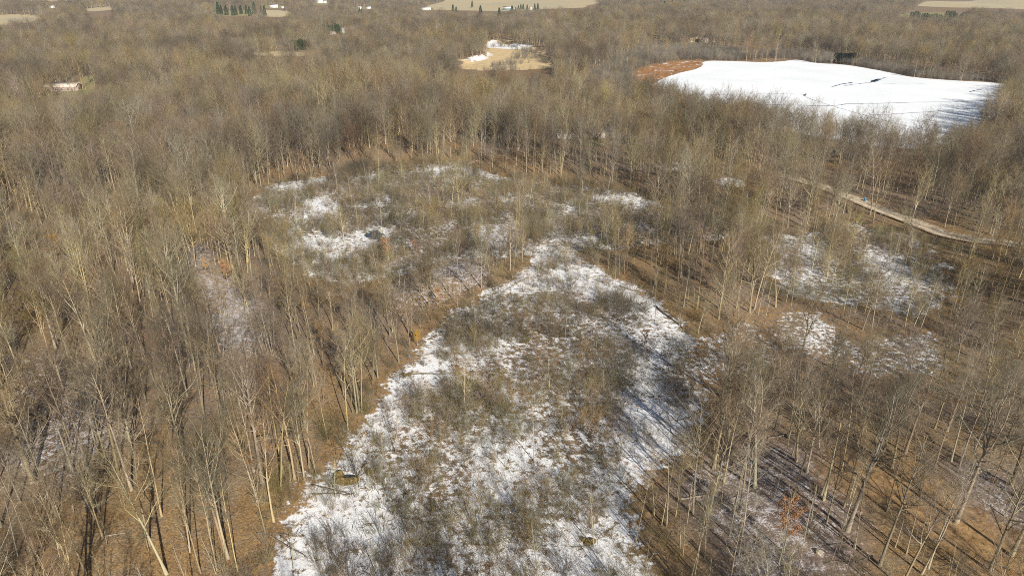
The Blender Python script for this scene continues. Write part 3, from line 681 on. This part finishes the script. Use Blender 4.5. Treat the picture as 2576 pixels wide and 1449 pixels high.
# ---- lake thicket
X, Y = jgrid(3.2, 350, 1150, 42); k = ((sdf(THICK, X, Y) < 0) & (sdf(LAKE, X, Y) > 1) & (sdf(MARSH, X, Y) > 2)) | ((sdf(TAN, X, Y) < 0) & (noise(X, Y, 40, 55) > .7) & (rng.uniform(0, 1, len(X)) < .35))
X, Y = X[k], Y[k]; n = len(X); s = rng.uniform(.6, 1.4, n)
scatter('lakeside_shrubbery', X, Y, height(X, Y), rots(n, .05), np.stack([s] * 3, 1), rng.integers(0, 3, n), THK, 'grey leafless thicket bordering the frozen lake', 'thicket')
X, Y = jgrid(2.2, 450, 1100, 42); k = (sdf(MARSH, X, Y) < 0) & (rng.uniform(0, 1, len(X)) < .55 * (noise(X, Y, 22, 61) > .3)); X, Y = X[k], Y[k]; n = len(X); s = rng.uniform(.6, 1.2, n)
scatter('marsh_reeds', X, Y, height(X, Y), rots(n), np.stack([s] * 3, 1), rng.integers(0, 2, n), REEDT, 'rust orange reeds at the corner of the frozen lake', 'reeds')
# ---- saplings
X, Y = jgrid(4.2, 45, 420, 50); wt = mind(WET, X, Y); mn = np.minimum(sdf(MAIN, X, Y), sdf(EAST, X, Y))
d = np.where(mn < -3, .26, np.where(wt < -2, .25, np.where(wt > 2, .50 * (.3 + noise(X, Y, 30, 71)), 0)))
d = np.where(ldist(ROAD, X, Y) < 4, 0, d) * np.where(sdf(LAKE, X, Y) < 2, 0, 1) * np.where(ldist(GOLD, X, Y) < 7, 0, 1)
k = rng.uniform(0, 1, len(X)) < d; X, Y = X[k], Y[k]; Z = height(X, Y); k = inview(X, Y, Z, 9, 60, 40); X, Y, Z = X[k], Y[k], Z[k]; n = len(X)
v = rng.integers(0, 4, n); s = rng.uniform(.5, 1.1, n); px, py, f = proj(X, Y, Z); hs_ = np.array([9, 6, 12, 7.5])[v] * s
order = np.argsort(-np.where((px > 5) & (px < 2570) & (py < 1445), hs_ / f, 0)); I2, r2 = order[:280], order[280:]
scatter('sapling_undergrowth', X[r2], Y[r2], Z[r2], rots(len(r2), .06), np.stack([s[r2]] * 3, 1), v[r2], [q[1] for q in SAP], 'thin pale saplings growing beneath the bare woods', 'undergrowth')
for i in I2:
    look, me = SAP[v[i]]; o = copyo('sapling', me); o.location = (X[i], Y[i], Z[i]); o.rotation_euler = (rng.normal(0, .06), rng.normal(0, .06), rng.uniform(0, 6.28)); o.scale = (s[i],) * 3
    o['category'] = 'sapling'; o['group'] = 'pale saplings of the near ground'; ITEMS.append((o, look, X[i], Y[i], Z[i], 'sapling'))
# ---- sedge tufts and branch litter
X, Y = jgrid(1.25, 45, 300, 50); wt = mind(WET, X, Y)
d = np.where(wt < -.5, .12 * (.2 + 1.6 * sm(noise(X, Y, 9, 81), .35, .7)), np.where(wt < 6, .55, .02)) + np.where(ldist(GOLD, X, Y) < 8, .35, 0)
k = rng.uniform(0, 1, len(X)) < d * np.where(np.hypot(X, Y) > 190, .5, 1); X, Y = X[k], Y[k]; Z = height(X, Y); k = inview(X, Y, Z, 1, 20, 20); X, Y, Z = X[k], Y[k], Z[k]; n = len(X); s = rng.uniform(.5, 1.3, n)
scatter('sedge_grass', X, Y, Z, rots(n), np.stack([s] * 3, 1), rng.integers(0, 3, n), TUFT, 'dead golden sedge grass along the banks and in the snow', 'grass')
X, Y = jgrid(4.5, 45, 330, 50); k = rng.uniform(0, 1, len(X)) < np.where(mind(WET, X, Y) > 0, .8, .2); X, Y = X[k], Y[k]; Z = height(X, Y); k = inview(X, Y, Z, 1, 20, 20); X, Y, Z = X[k], Y[k], Z[k]; n = len(X)
k = ldist(ROAD, X, Y) > 4; X, Y, Z = X[k], Y[k], Z[k]; n = len(X)
scatter('branch_litter', X, Y, Z, rots(n, .02), np.stack([rng.uniform(.6, 1.3, n)] * 3, 1), rng.integers(0, 3, n), LIT, 'fallen sticks and branches scattered on the ground', 'litter')

# ------------------------------------------------------------------ rusty leaved trees
def gen_rusty(seed, H):
    g = np.random.default_rng(seed); tg, cg = gen_tree(seed, H=H, r0=.12, crown=.3, limbs=10, nb=4, nt=4, ntl=3, spread=.95)
    P = np.concatenate([v for v in cg.V]); c = P[(P[:, 2] < H * .9) & (P[:, 2] > H * .22)]; c = c[g.integers(0, len(c), 2600)] + g.normal(0, .18, (2600, 3))
    d = g.normal(0, 1, (2600, 3)); d /= np.linalg.norm(d, axis=1, keepdims=True); e = np.cross(d, g.normal(0, 1, (2600, 3))); e /= np.linalg.norm(e, axis=1, keepdims=True)
    V = np.stack([c, c + d * .13 + e * .05, c + d * .2, c + d * .09 - e * .06], 1).reshape(-1, 3); b = np.arange(2600)[:, None] * 4
    L = Geo(); L.add(V, b + [0, 1, 2, 3])
    return tg.mesh('trunk', [M_TRUNK], True), cg.mesh('crown', [M_TRUNK, M_TWIG]), L.mesh('foliage', [M_OLEAF])
RU = [gen_rusty(800, 11), gen_rusty(803, 9)]
for k_, (a, b, s_) in enumerate([(1971,1388,1.0),(575,720,1.0),(145,660,.9),(270,610,.9),(975,660,.8),(770,800,.7),(810,880,.7),(1050,870,.55),(1105,775,.6),(630,1190,.6),
        (595,1150,.5),(2090,1075,.6),(1200,610,.6),(2300,1180,.6),(1620,880,.5),(520,690,.6),(2395,1060,.5),(1900,640,.6),(500,345,.7),(1045,640,.6)]):
    x, y, z = onground(a, b); tm, cm, lm = RU[k_ % 2]
    o = bpy.data.objects.new('rusty_leaved_tree', None); C.objects.link(o); o.location = (x, y, z); o.rotation_euler = (0, 0, k_ * 1.3); o.scale = (s_, s_, s_)
    copyo('trunk', tm, o); copyo('crown', cm, o); copyo('foliage', lm, o); o['category'] = 'tree'; o['group'] = 'young trees holding rusty leaves'
    ITEMS.append((o, 'small tree holding rusty orange leaves', x, y, z, 'rusty tree'))

# ------------------------------------------------------------------ fallen trunks
def gen_log(seed, L, r):
    g = np.random.default_rng(seed); G_ = Geo(); n = 9; x = np.linspace(-L / 2, L / 2, n)
    P = np.stack([x, np.cumsum(g.normal(0, L * .012, n)), r * .7 + np.abs(np.cumsum(g.normal(0, .05, n)))], 1)[None]
    Rd = (r * np.linspace(1, .35, n))[None]; G_.tubes(P, Rd, 7, 0, True)
    P1, R1 = grow(P, Rd, 7, .35, 1., L * .22, 42, .04, 5, .5, .16, g, .02); P1[:, :, 2] = np.abs(P1[:, :, 2]) + .03; G_.tubes(P1, R1, 4, 0)
    P2, R2 = grow(P1, R1, 4, .3, 1., L * .09, 40, .02, 3, .6, .16, g, .012); P2[:, :, 2] = np.abs(P2[:, :, 2]) + .02; G_.tubes(P2, R2, 3, 0)
    return G_.mesh('fallen_trunk', [M_DEAD], False)
LOGM = [(l, gen_log(900 + i, l, r)) for i, (l, r) in enumerate([(8, .16), (11, .22), (6, .12), (9, .14)])]
LOGS = [((1006,942),(1145,940)),((953,1144),(896,1184)),((908,1138),(994,1139)),((782,1219),(888,1245)),((785,1243),(880,1241)),((644,1341),(750,1345)),((705,1347),(737,1376)),
 ((644,1290),(677,1306)),((668,1343),(779,1404)),((1703,1254),(1781,1249)),((1784,1323),(1728,1335)),((1491,1371),(1422,1376)),((1932,1103),(2034,1086)),((2258,1251),(2360,1260)),
 ((2136,1288),(2213,1323)),((2490,1416),(2563,1441)),((2195,611),(2130,629)),((640,1210),(560,1180)),((1090,890),(1010,905)),((820,1180),(905,1190)),((990,1010),(1060,990)),
 ((1900,1010),(1830,1030)),((1650,770),(1720,830)),((1560,720),(1640,745)),((1480,700),(1540,690)),((1330,700),(1260,735)),((1140,800),(1230,790)),((2060,840),(1960,835)),
 ((2160,790),(2070,810)),((180,1195),(260,1190)),((330,1110),(420,1120)),((60,1040),(130,1060)),((2300,1000),(2210,1020)),((2420,1050),(2500,1080)),((1820,1180),(1900,1200)),
 ((1150,420),(1215,400)),((880,435),(820,455)),((1010,700),(1070,710)),((700,760),(760,750)),((1700,1060),(1770,1040)),((260,1350),(330,1340)),((150,1370),(60,1390)),((1850,1400),(1930,1380)),((2200,1400),(2120,1420))]
for i, (p0, p1) in enumerate(LOGS):
    x0, y0, z0 = onground(*p0); x1, y1, z1 = onground(*p1); L = min(math.hypot(x1 - x0, y1 - y0), 16)
    l0, me = min(LOGM, key=lambda q: abs(q[0] - L)) if i % 3 else LOGM[i % 4]; o = copyo('fallen_trunk', me)
    x, y = (x0 + x1) / 2, (y0 + y1) / 2; o.location = (x, y, hz(x, y)); o.rotation_euler = (0, math.atan2(-(z1 - z0), max(L, 1)), math.atan2(y1 - y0, x1 - x0))
    s_ = L / l0; o.scale = (s_, max(.8, min(s_, 1.2)), max(.8, min(s_, 1.2))); o['category'] = 'fallen trunk'; o['group'] = 'fallen trunks around the swamps'
    ITEMS.append((o, 'long fallen trunk' if L > 8 else 'short fallen trunk', x, y, o.location[2], 'trunk'))

# ------------------------------------------------------------------ root mound, boulders, barrel
def lump(name, pts, rad, seed, m, flat=.6):
    import bmesh
    bm = bmesh.new(); g = random.Random(seed)
    for (x, y, z), r in zip(pts, rad):
        ret = bmesh.ops.create_icosphere(bm, subdivisions=2, radius=r)
        for v in ret['verts']:
            v.co = Vector((v.co.x * g.uniform(.85, 1.15), v.co.y * g.uniform(.85, 1.15), v.co.z * flat * g.uniform(.85, 1.15))) + Vector((x, y, z))
    me = bpy.data.meshes.new(name); bm.to_mesh(me); bm.free(); me.materials.append(m); o = link(name, me); return o
M_MOSS = plain('mossy root soil', (.26, .19, .07), .95, .35, 3.0); M_STONE = plain('pale boulder stone', (.46, .40, .30), .9, .3, 2)
x, y, z = onground(876, 1202)
an = [R(150 + i * 24) for i in range(9)]
o = link('root_mound', None); o.location = (x, y, 0); tag(o, 'mossy upturned root mound curled around a dark blue oval on the snow', 'root mound')
a_ = lump('mound', [(1.9 * math.cos(q), 1.2 * math.sin(q), .3) for q in an], [.75, .8, .7, .75, .85, .8, .75, .65, .5], 3, M_MOSS, .95); a_.parent = o
wm_, wt_, wb_ = mat('dark meltwater', .08, .5); wb_.inputs['Base Color'].default_value = (.02, .04, .07, 1)
g_ = Geo(); q_ = np.arange(20) * math.tau / 20; g_.add(np.concatenate([[[0, .1, .07]], np.stack([1.5 * np.cos(q_), .1 + .9 * np.sin(q_), np.full(20, .07)], 1)]), None, [[0, 1 + i, 1 + (i + 1) % 20] for i in range(20)])
b_ = link('oval', g_.mesh('oval', [wm_]), o)  # glossy dark blue oval lying flat inside the curled mound
gsn = Geo(); gg = np.random.default_rng(5)
Pb = np.array([[[1.6, .5, .1], [2.4, 1.4, .9], [3.6, 2.6, 1.9], [5.0, 4.0, 2.9]], [[1.3, .6, .1], [1.3, .7, 1.5], [1.35, .8, 3.0], [1.4, 1.0, 4.2]], [[1.8, .4, .1], [3.0, .9, .5], [4.2, 1.6, .9], [5.2, 2.0, 1.2]]])
Rb = np.array([[.13, .1, .07, .03], [.12, .1, .07, .03], [.09, .07, .05, .02]]); gsn.tubes(Pb, Rb, 5); P2, R2 = grow(Pb, Rb, 5, .3, 1, 1.2, 35, .05, 3, .5, .1, gg); gsn.tubes(P2, R2, 3)
link('snag', gsn.mesh('snag', [M_DEAD]), o)
o['group'] = 'root mounds in the snow'
def mound2(px_, py_, s_, lab):
    x, y, z = onground(px_, py_); o = lump('root_mound', [(0, 0, .2), (.8, .3, .2), (-.5, .5, .25)], [.8 * s_, .7 * s_, .6 * s_], int(px_), M_MOSS, .8); o.location = (x, y, z); tag(o, lab, 'root mound', 'root mounds in the snow')
mound2(930, 1188, 1.0, 'small mossy hummock just right of the upturned root mound')
mound2(1478, 1365, .8, 'small brown hummock in the open snow near the bottom edge')
mound2(1020, 945, .7, 'small brown hummock in the snow beside the upper left bank')
for i, (a, b, s_, lab) in enumerate([(112, 1331, .5, 'white boulder lying on brown leaves in the lower left woods'), (216, 1270, .35, 'small white boulder among trunk shadows in the left woods'),
        (2060, 1390, .55, 'tan boulder lying in the dark hollow right of the rusty tree'), (2020, 1078, .5, 'tan boulder beside the dark fallen trunk right of the clearing')]):
    x, y, z = onground(a, b); o = lump('boulder', [(0, 0, s_ * .3), (s_ * .7, .1, s_ * .2)], [s_, s_ * .6], i + 20, M_STONE, .75); o.location = (x, y, z); tag(o, lab, 'boulder', 'boulders on the forest floor')
x, y, z = onground(2175, 506)
o = link('blue_barrel', None); o.location = (x, y, z); tag(o, 'bright blue barrel standing at the edge of the gravel road', 'barrel')
g_ = Geo(); g_.tubes(np.array([[[0, 0, 0], [0, 0, .1], [0, 0, .4], [0, 0, .8], [0, 0, 1.15], [0, 0, 1.2]]]), np.array([[.36, .42, .45, .45, .42, .38]]), 16, 0, True); link('body', g_.mesh('body', [plain('blue plastic', (.03, .18, .36), .6)], True), o)
g_ = Geo(); g_.tubes(np.array([[[0, 0, 1.2], [0, 0, 1.28]]]), np.array([[.44, .44]]), 16, 0, True); link('lid', g_.mesh('lid', [plain('pale blue lid', (.25, .42, .55), .5)]), o)

# ------------------------------------------------------------------ buildings
MW = {}
def cm_(c, r=.8):
    if (c, r) not in MW: MW[(c, r)] = plain('building paint %d' % (len(MW) + 1), c, r, .08, .8)
    return MW[(c, r)]
GLASS = plain('dark window glass', (.04, .05, .07), .15)
def house(px_, py_, L, D, hw, hr, yaw, wall, roof, name, label, cat, nwin=3, chim=False, group=None, door=(.25, .16, .1), wing=None):
    x, y, z = onground(px_, py_); z -= .1
    o = bpy.data.objects.new(name, None); C.objects.link(o); o.location = (x, y, z); o.rotation_euler = (0, 0, R(yaw)); tag(o, label, cat, group)
    def block(x0, x1, y0, y1, hw, hr):
        g_ = Geo(); ym = (y0 + y1) / 2
        V = [(x0, y0, -1), (x1, y0, -1), (x1, y1, -1), (x0, y1, -1), (x0, y0, hw), (x1, y0, hw), (x1, y1, hw), (x0, y1, hw), (x0, ym, hw + hr), (x1, ym, hw + hr)]
        g_.add(V, [(0, 1, 5, 4), (2, 3, 7, 6), (1, 2, 6, 5), (3, 0, 4, 7)], [(5, 6, 9), (7, 4, 8)]); link('wall', g_.mesh('wall', [cm_(wall)]), o)
        e, ov, th = .35, .5, .18; sl_ = hr / (ym - y0); g_ = Geo()
        for sgn, yy in ((-1, y0), (1, y1)):
            ye = yy + sgn * e; ze = hw - sl_ * e + .02; zr = hw + hr + .02
            V = [(x0 - ov, ye, ze), (x1 + ov, ye, ze), (x1 + ov, ym, zr), (x0 - ov, ym, zr)]; V += [(a, b, c + th) for a, b, c in V]
            g_.add(V, [(0, 3, 2, 1), (4, 5, 6, 7), (0, 1, 5, 4), (1, 2, 6, 5), (2, 3, 7, 6), (3, 0, 4, 7)])
        return link('roof', g_.mesh('roof', [cm_(roof, .5)]), o)
    rf = block(-L / 2, L / 2, -D / 2, D / 2, hw, hr)
    if wing:
        block(L / 2 + .02, L / 2 + wing, -D * .35, D * .35, hw * .8, hr * .7)
    if chim:
        g_ = Geo(); g_.box(L * .2, -.4, hw + hr - .9, L * .2 + .9, .4, hw + hr + 1.1); link('chimney', g_.mesh('chimney', [cm_((.35, .2, .15))]), rf)
    for i in range(nwin):
        wx = -L / 2 + L * (i + .7) / (nwin + .9)
        g_ = Geo(); g_.box(wx - .65, -D / 2 - .06, 1.0, wx + .65, -D / 2 + .02, 2.3); wd_ = link('window', g_.mesh('window', [cm_((.75, .74, .7))]), o)
        g_ = Geo(); g_.box(wx - .55, -D / 2 - .09, 1.1, wx + .55, -D / 2 - .05, 2.2); link('pane', g_.mesh('pane', [GLASS]), wd_)
    dx_ = L / 2 - L * .13; g_ = Geo(); g_.box(dx_ - .6, -D / 2 - .07, -.5, dx_ + .6, -D / 2 + .02, 2.2); link('door', g_.mesh('door', [cm_(door)]), o)
    g_ = Geo(); g_.box(L / 2 - .02, -.8, 1.0, L / 2 + .05, .6, 2.2); link('window', g_.mesh('window', [GLASS]), o)
    return o
WHT = (.78, .77, .74)
house(162, 228, 23, 10, 3.4, 2.6, 3, (.46, .35, .30), (.78, .66, .54), 'long_barn', 'long pinkish brown barn with a pale pinkish roof in a clearing far left', 'barn', 4)
house(1277, 26, 26, 13, 4.5, 4.5, -8, (.16, .28, .30), (.72, .70, .70), 'farmhouse', 'farmhouse with teal walls and a pale roof by the tan field', 'farmhouse', 4, True, wing=9)
house(1335, 27, 5, 6, 7, 2.5, 20, WHT, (.7, .68, .62), 'white_silo_shed', 'tall narrow white shed between the dark farmyard conifers', 'shed', 0)
house(861, 84, 20, 11, 4.5, 4.5, 6, (.72, .71, .68), (.42, .40, .38), 'country_house', 'grey roofed white house tucked behind the row of green pines', 'house', 4, True, wing=None)
house(838, 87, 9, 7, 3, 2, 6, WHT, (.36, .36, .34), 'detached_garage', 'small low garage left of the grey roofed white house', 'garage', 2)
house(805, 9, 24, 12, 6, 5, -14, WHT, (.68, .66, .6), 'white_mansion', 'large white house with steep gables at the top edge', 'house', 5, True, wing=12)
house(690, 20, 20, 14, 4, 4, 4, WHT, (.8, .78, .74), 'white_barn', 'white roofed barn above the pale strip of snowy field', 'barn', 3)
house(712, 22, 7, 6, 4, 2, 4, WHT, (.75, .75, .7), 'white_shed', 'tiny white shed just right of the white roofed barn', 'shed', 0)
house(905, 24, 9, 8, 4, 4, 20, WHT, (.7, .69, .66), 'white_cottage', 'small white cottage among bare trees near the top edge', 'house', 2)
house(928, 23, 12, 8, 4, 2, 0, WHT, (.75, .74, .7), 'low_white_building', 'low white building right of the small white cottage', 'building', 3)
house(1072, 26, 26, 10, 4, 3, 4, WHT, (.78, .77, .74), 'long_white_house', 'long white house in the woods left of the tan field', 'house', 4)
house(1742, 106, 13, 9, 4, 3, 3, (.55, .42, .27), (.50, .40, .28), 'tan_house', 'smaller tan house on the wooded rise beyond the lake', 'house', 3)
house(1776, 107, 20, 10, 4.5, 3.2, 3, (.60, .50, .38), (.52, .44, .34), 'tan_lodge', 'wider tan house on the wooded rise beyond the lake', 'house', 5)
house(1418, 345, 10, 9, 3, 2.4, -22, (.80, .82, .83), (.20, .21, .22), 'grey_roofed_cabin', 'cabin with dark grey roof and white gable among the trunks', 'cabin', 2)
house(1510, 343, 10, 8, 3.2, 2.0, 8, WHT, (.25, .22, .22), 'white_garage', 'white walled garage above the pale snowy driveway', 'garage', 1)
house(1572, 356, 6, 5, 2.4, 1.0, -15, (.3, .32, .3), (.30, .38, .35), 'green_roofed_shed', 'low shed with grey green roof right of the driveway', 'shed', 0)
house(1225, 306, 6, 5, 2.6, 1.5, 10, (.66, .6, .5), (.6, .52, .42), 'tan_hut', 'small tan hut under the trees left of the cabins', 'hut', 1)
house(133, 21, 12, 9, 4, 3, 0, WHT, (.7, .7, .68), 'far_white_house', 'white house far off in the woods at the top left', 'house', 2)
house(948, 262, 10, 8, 3, 2.5, -15, (.25, .26, .28), (.12, .14, .17), 'dark_cabin', 'dark blue grey cabin half hidden under trees upper left of centre', 'cabin', 2)

# ------------------------------------------------------------------ conifers
def gen_conifer(seed, H, rb, cone=True, nseg=3200, leaf=.34, m=M_PINE):
    g = np.random.default_rng(seed); tg = Geo(); P = trunk_path(H * .97, 8, .01, .03, g); P[:, 0, 2] = -.3; tg.tubes(P, (.2 * np.linspace(1, .1, 8))[None], 6)
    whorl = g.integers(0, int(H * 1.3), nseg) / (H * 1.3); h = .12 + .88 * whorl + g.normal(0, .012, nseg); h = np.clip(h, .06, 1)
    prof = (1 - h) ** (.8) if cone else np.sqrt(np.clip(1 - ((h - .5) / .55) ** 2, 0, 1))
    nb = g.uniform(0, 1, (40,)) * .5 + .7; az = g.uniform(0, 6.28, nseg); lob = nb[((az / 6.28 * 9).astype(int) + (whorl * 37).astype(int)) % 40]
    r = rb * prof * lob * g.uniform(.25, 1, nseg) ** .5 + .1
    c = np.stack([r * np.cos(az), r * np.sin(az), h * H - r * .15], 1)
    out = np.stack([np.cos(az), np.sin(az), g.normal(0, .45, nseg)], 1) + g.normal(0, .4, (nseg, 3)); out /= np.linalg.norm(out, axis=1, keepdims=True)
    sd = np.cross(out, g.normal(0, 1, (nseg, 3))); sd /= np.linalg.norm(sd, axis=1, keepdims=True); s = leaf * g.uniform(.6, 1.5, nseg)[:, None]
    V = np.stack([c - sd * s * .5, c + out * s * 1.5, c + sd * s * .5], 1).reshape(-1, 3); b = np.arange(nseg)[:, None] * 3
    L = Geo(); L.add(V, None, b + [0, 1, 2]); return tg.mesh('trunk', [M_TRUNK]), L.mesh('foliage', [m])
CON = {'pine': [gen_conifer(950, 16, 3.6), gen_conifer(951, 15, 4.2, False)], 'spruce': [gen_conifer(952, 14, 3.2)], 'dark': [gen_conifer(953, 9, 3.6, False, 3000, .35, M_DARK)]}
def conifer(a, b, kind, v, s_, grp, look):
    x, y, z = onground(a, b); tm, lm = CON[kind][v]; o = bpy.data.objects.new('dark_evergreen' if kind == 'dark' else kind + '_tree', None); C.objects.link(o)
    o.location = (x, y, z); o.rotation_euler = (0, 0, a * 1.7); o.scale = (s_ * rng.uniform(.9, 1.15), s_ * rng.uniform(.9, 1.15), s_); copyo('trunk', tm, o); copyo('foliage', lm, o)
    o['category'] = 'conifer'; o['group'] = grp; ITEMS.append((o, look, x, y, z, grp)); return o
for i in range(11): conifer(548 + i * 12 + rng.uniform(-4, 4), 38 + rng.uniform(-2, 4), 'pine', 0, rng.uniform(1.2, 1.9), 'green pines above the far woods at upper left', 'dark green pine')
for i in range(10): conifer(800 + i * 6.5 + rng.uniform(-2, 2), 80 + i * .8 + rng.uniform(-2, 2), 'pine', 1, rng.uniform(.75, 1.0), 'row of green pines beside the grey roofed house', 'round topped green pine')
for a, b in ((737, 127), (746, 129), (765, 127), (758, 125)): conifer(a, b, 'pine', 1, .85, 'round pines at the edge of the pale meadow', 'rounded green pine')
for a, b, s_ in ((1140, 38, 1.6), (1148, 39, 1.3), (1209, 44, 1.7), (1256, 44, 1.4), (1288, 43, 1.6), (1297, 44, 1.4), (905, 36, 1.1), (911, 37, .9), (918, 52, 1.0), (1188, 20, 1.3)): conifer(a, b, 'pine', 0, s_, 'scattered pines below the tan field', 'pointed green pine')
for a, b, s_ in ((1304, 26, .9), (1316, 26, 1.2), (1326, 27, 1.1), (1345, 27, 1.3), (1353, 26, 1.3), (1310, 24, 1.0)): conifer(a, b, 'spruce', 0, s_, 'conifers around the farmyard', 'dark farmyard spruce')
for i in range(9): conifer(2292 + i * 8.5 + rng.uniform(-3, 3), 48 + i * .8, 'pine', 1, rng.uniform(.85, 1.15), 'left clump of pines in the woods beyond the lake', 'dark green pine in the left hand clump')
for i in range(9): conifer(2380 + i * 8 + rng.uniform(-3, 3), 50 + i * .8, 'pine', 1, rng.uniform(.9, 1.3), 'right clump of pines in the woods beyond the lake', 'dark green pine in the right hand clump')
for a, b, s_ in ((12, 108, 1.3), (20, 110, 1.0), (486, 26, 1.2), (1000, 44, 1.1), (1690, 22, 1.5), (2060, 30, 1.2)): conifer(a, b, 'pine', 0, s_, 'lone pines standing among the far woods', 'lone dark pine')
for i in range(8): conifer(1560 + i * 52 + rng.uniform(-12, 12), 24 + rng.uniform(-6, 8), 'pine', 0, rng.uniform(1.2, 1.9), 'dark pines along the top edge right of the field', 'blue green pine')
for a, b in ((2106, 158), (2118, 160), (2130, 160), (2140, 159)): conifer(a, b, 'dark', 0, 1.25, 'blackish evergreens on the far lake shore', 'blackish evergreen')
conifer(1521, 340, 'dark', 0, .75, 'evergreen by the garage', 'blackish round evergreen behind the white garage')

# ------------------------------------------------------------------ labels
ORD = 'first second third fourth fifth sixth seventh eighth ninth tenth eleventh twelfth thirteenth fourteenth fifteenth sixteenth seventeenth eighteenth nineteenth twentieth'.split()
def zone(px_, py_, noun):
    if noun == 'shrub' or (noun in ('sapling', 'trunk') ):
        pass
    col = ['by the left picture edge', 'in the left woods', 'in woods left of clearing', 'on left clearing bank', 'mid clearing', 'on right side of clearing',
           'right of the clearing', 'in the right woods', 'at the right picture edge'][min(8, max(0, int(px_ / 2576 * 9)))]
    if noun in ('shrub',):
        col = ['far left', 'left woods', 'on left bank', 'by left snow edge', 'left half of clearing', 'right half of clearing', 'by right snow edge', 'right woods', 'far right'][min(8, max(0, int(px_ / 2576 * 9)))]
    row = 'top row' if py_ < 400 else 'upper' if py_ < 700 else 'middle' if py_ < 900 else 'lower middle' if py_ < 1080 else 'low' if py_ < 1210 else 'near bottom' if py_ < 1340 else 'bottom edge'
    return col, row
from collections import defaultdict
B = defaultdict(list)
for it in ITEMS:
    o, look, x, y, z, noun = it; a, b, _ = proj(x, y, z); col, row = zone(float(a), float(b), noun)
    if noun not in ('tree', 'shrub', 'sapling', 'trunk', 'rusty tree'): col, row = '', ''
    B[(look, col, row)].append((float(a), o))
for (look, col, row), L in B.items():
    L.sort(key=lambda q: q[0])
    if not col:
        for i, (_, o) in enumerate(L):
            o['label'] = look if len(L) == 1 else (('leftmost ' if i == 0 else 'rightmost ' if i == len(L) - 1 else ORD[i] + ' from left, ') + look + ' of the ' + o['group'].split(' of ')[0].replace('the ', ''))
            w_ = o['label'].split(); o['label'] = ' '.join(w_[:16])
        continue
    for i, (_, o) in enumerate(L):
        od = '' if len(L) == 1 else (', ' + (ORD[i] if i < 20 else 'last') + ' from left')
        o['label'] = '%s %s, %s%s' % (look, col, row, od)

# ------------------------------------------------------------------ air
hm = bpy.data.materials.new('pale winter air'); hm.use_nodes = True; t = hm.node_tree; t.nodes.remove(t.nodes['Principled BSDF'])
pv = t.nodes.new('ShaderNodeVolumePrincipled'); pv.inputs['Density'].default_value = .00007; pv.inputs['Color'].default_value = (.80, .84, .95, 1); pv.inputs['Anisotropy'].default_value = .1
t.links.new(pv.outputs[0], t.nodes['Material Output'].inputs['Volume'])
g_ = Geo(); g_.box(-31000, -31000, -30, 31000, 31000, 90); tag(link('haze', g_.mesh('haze', [hm])), 'thin pale winter haze over the far woods', 'haze', None, 'stuff')
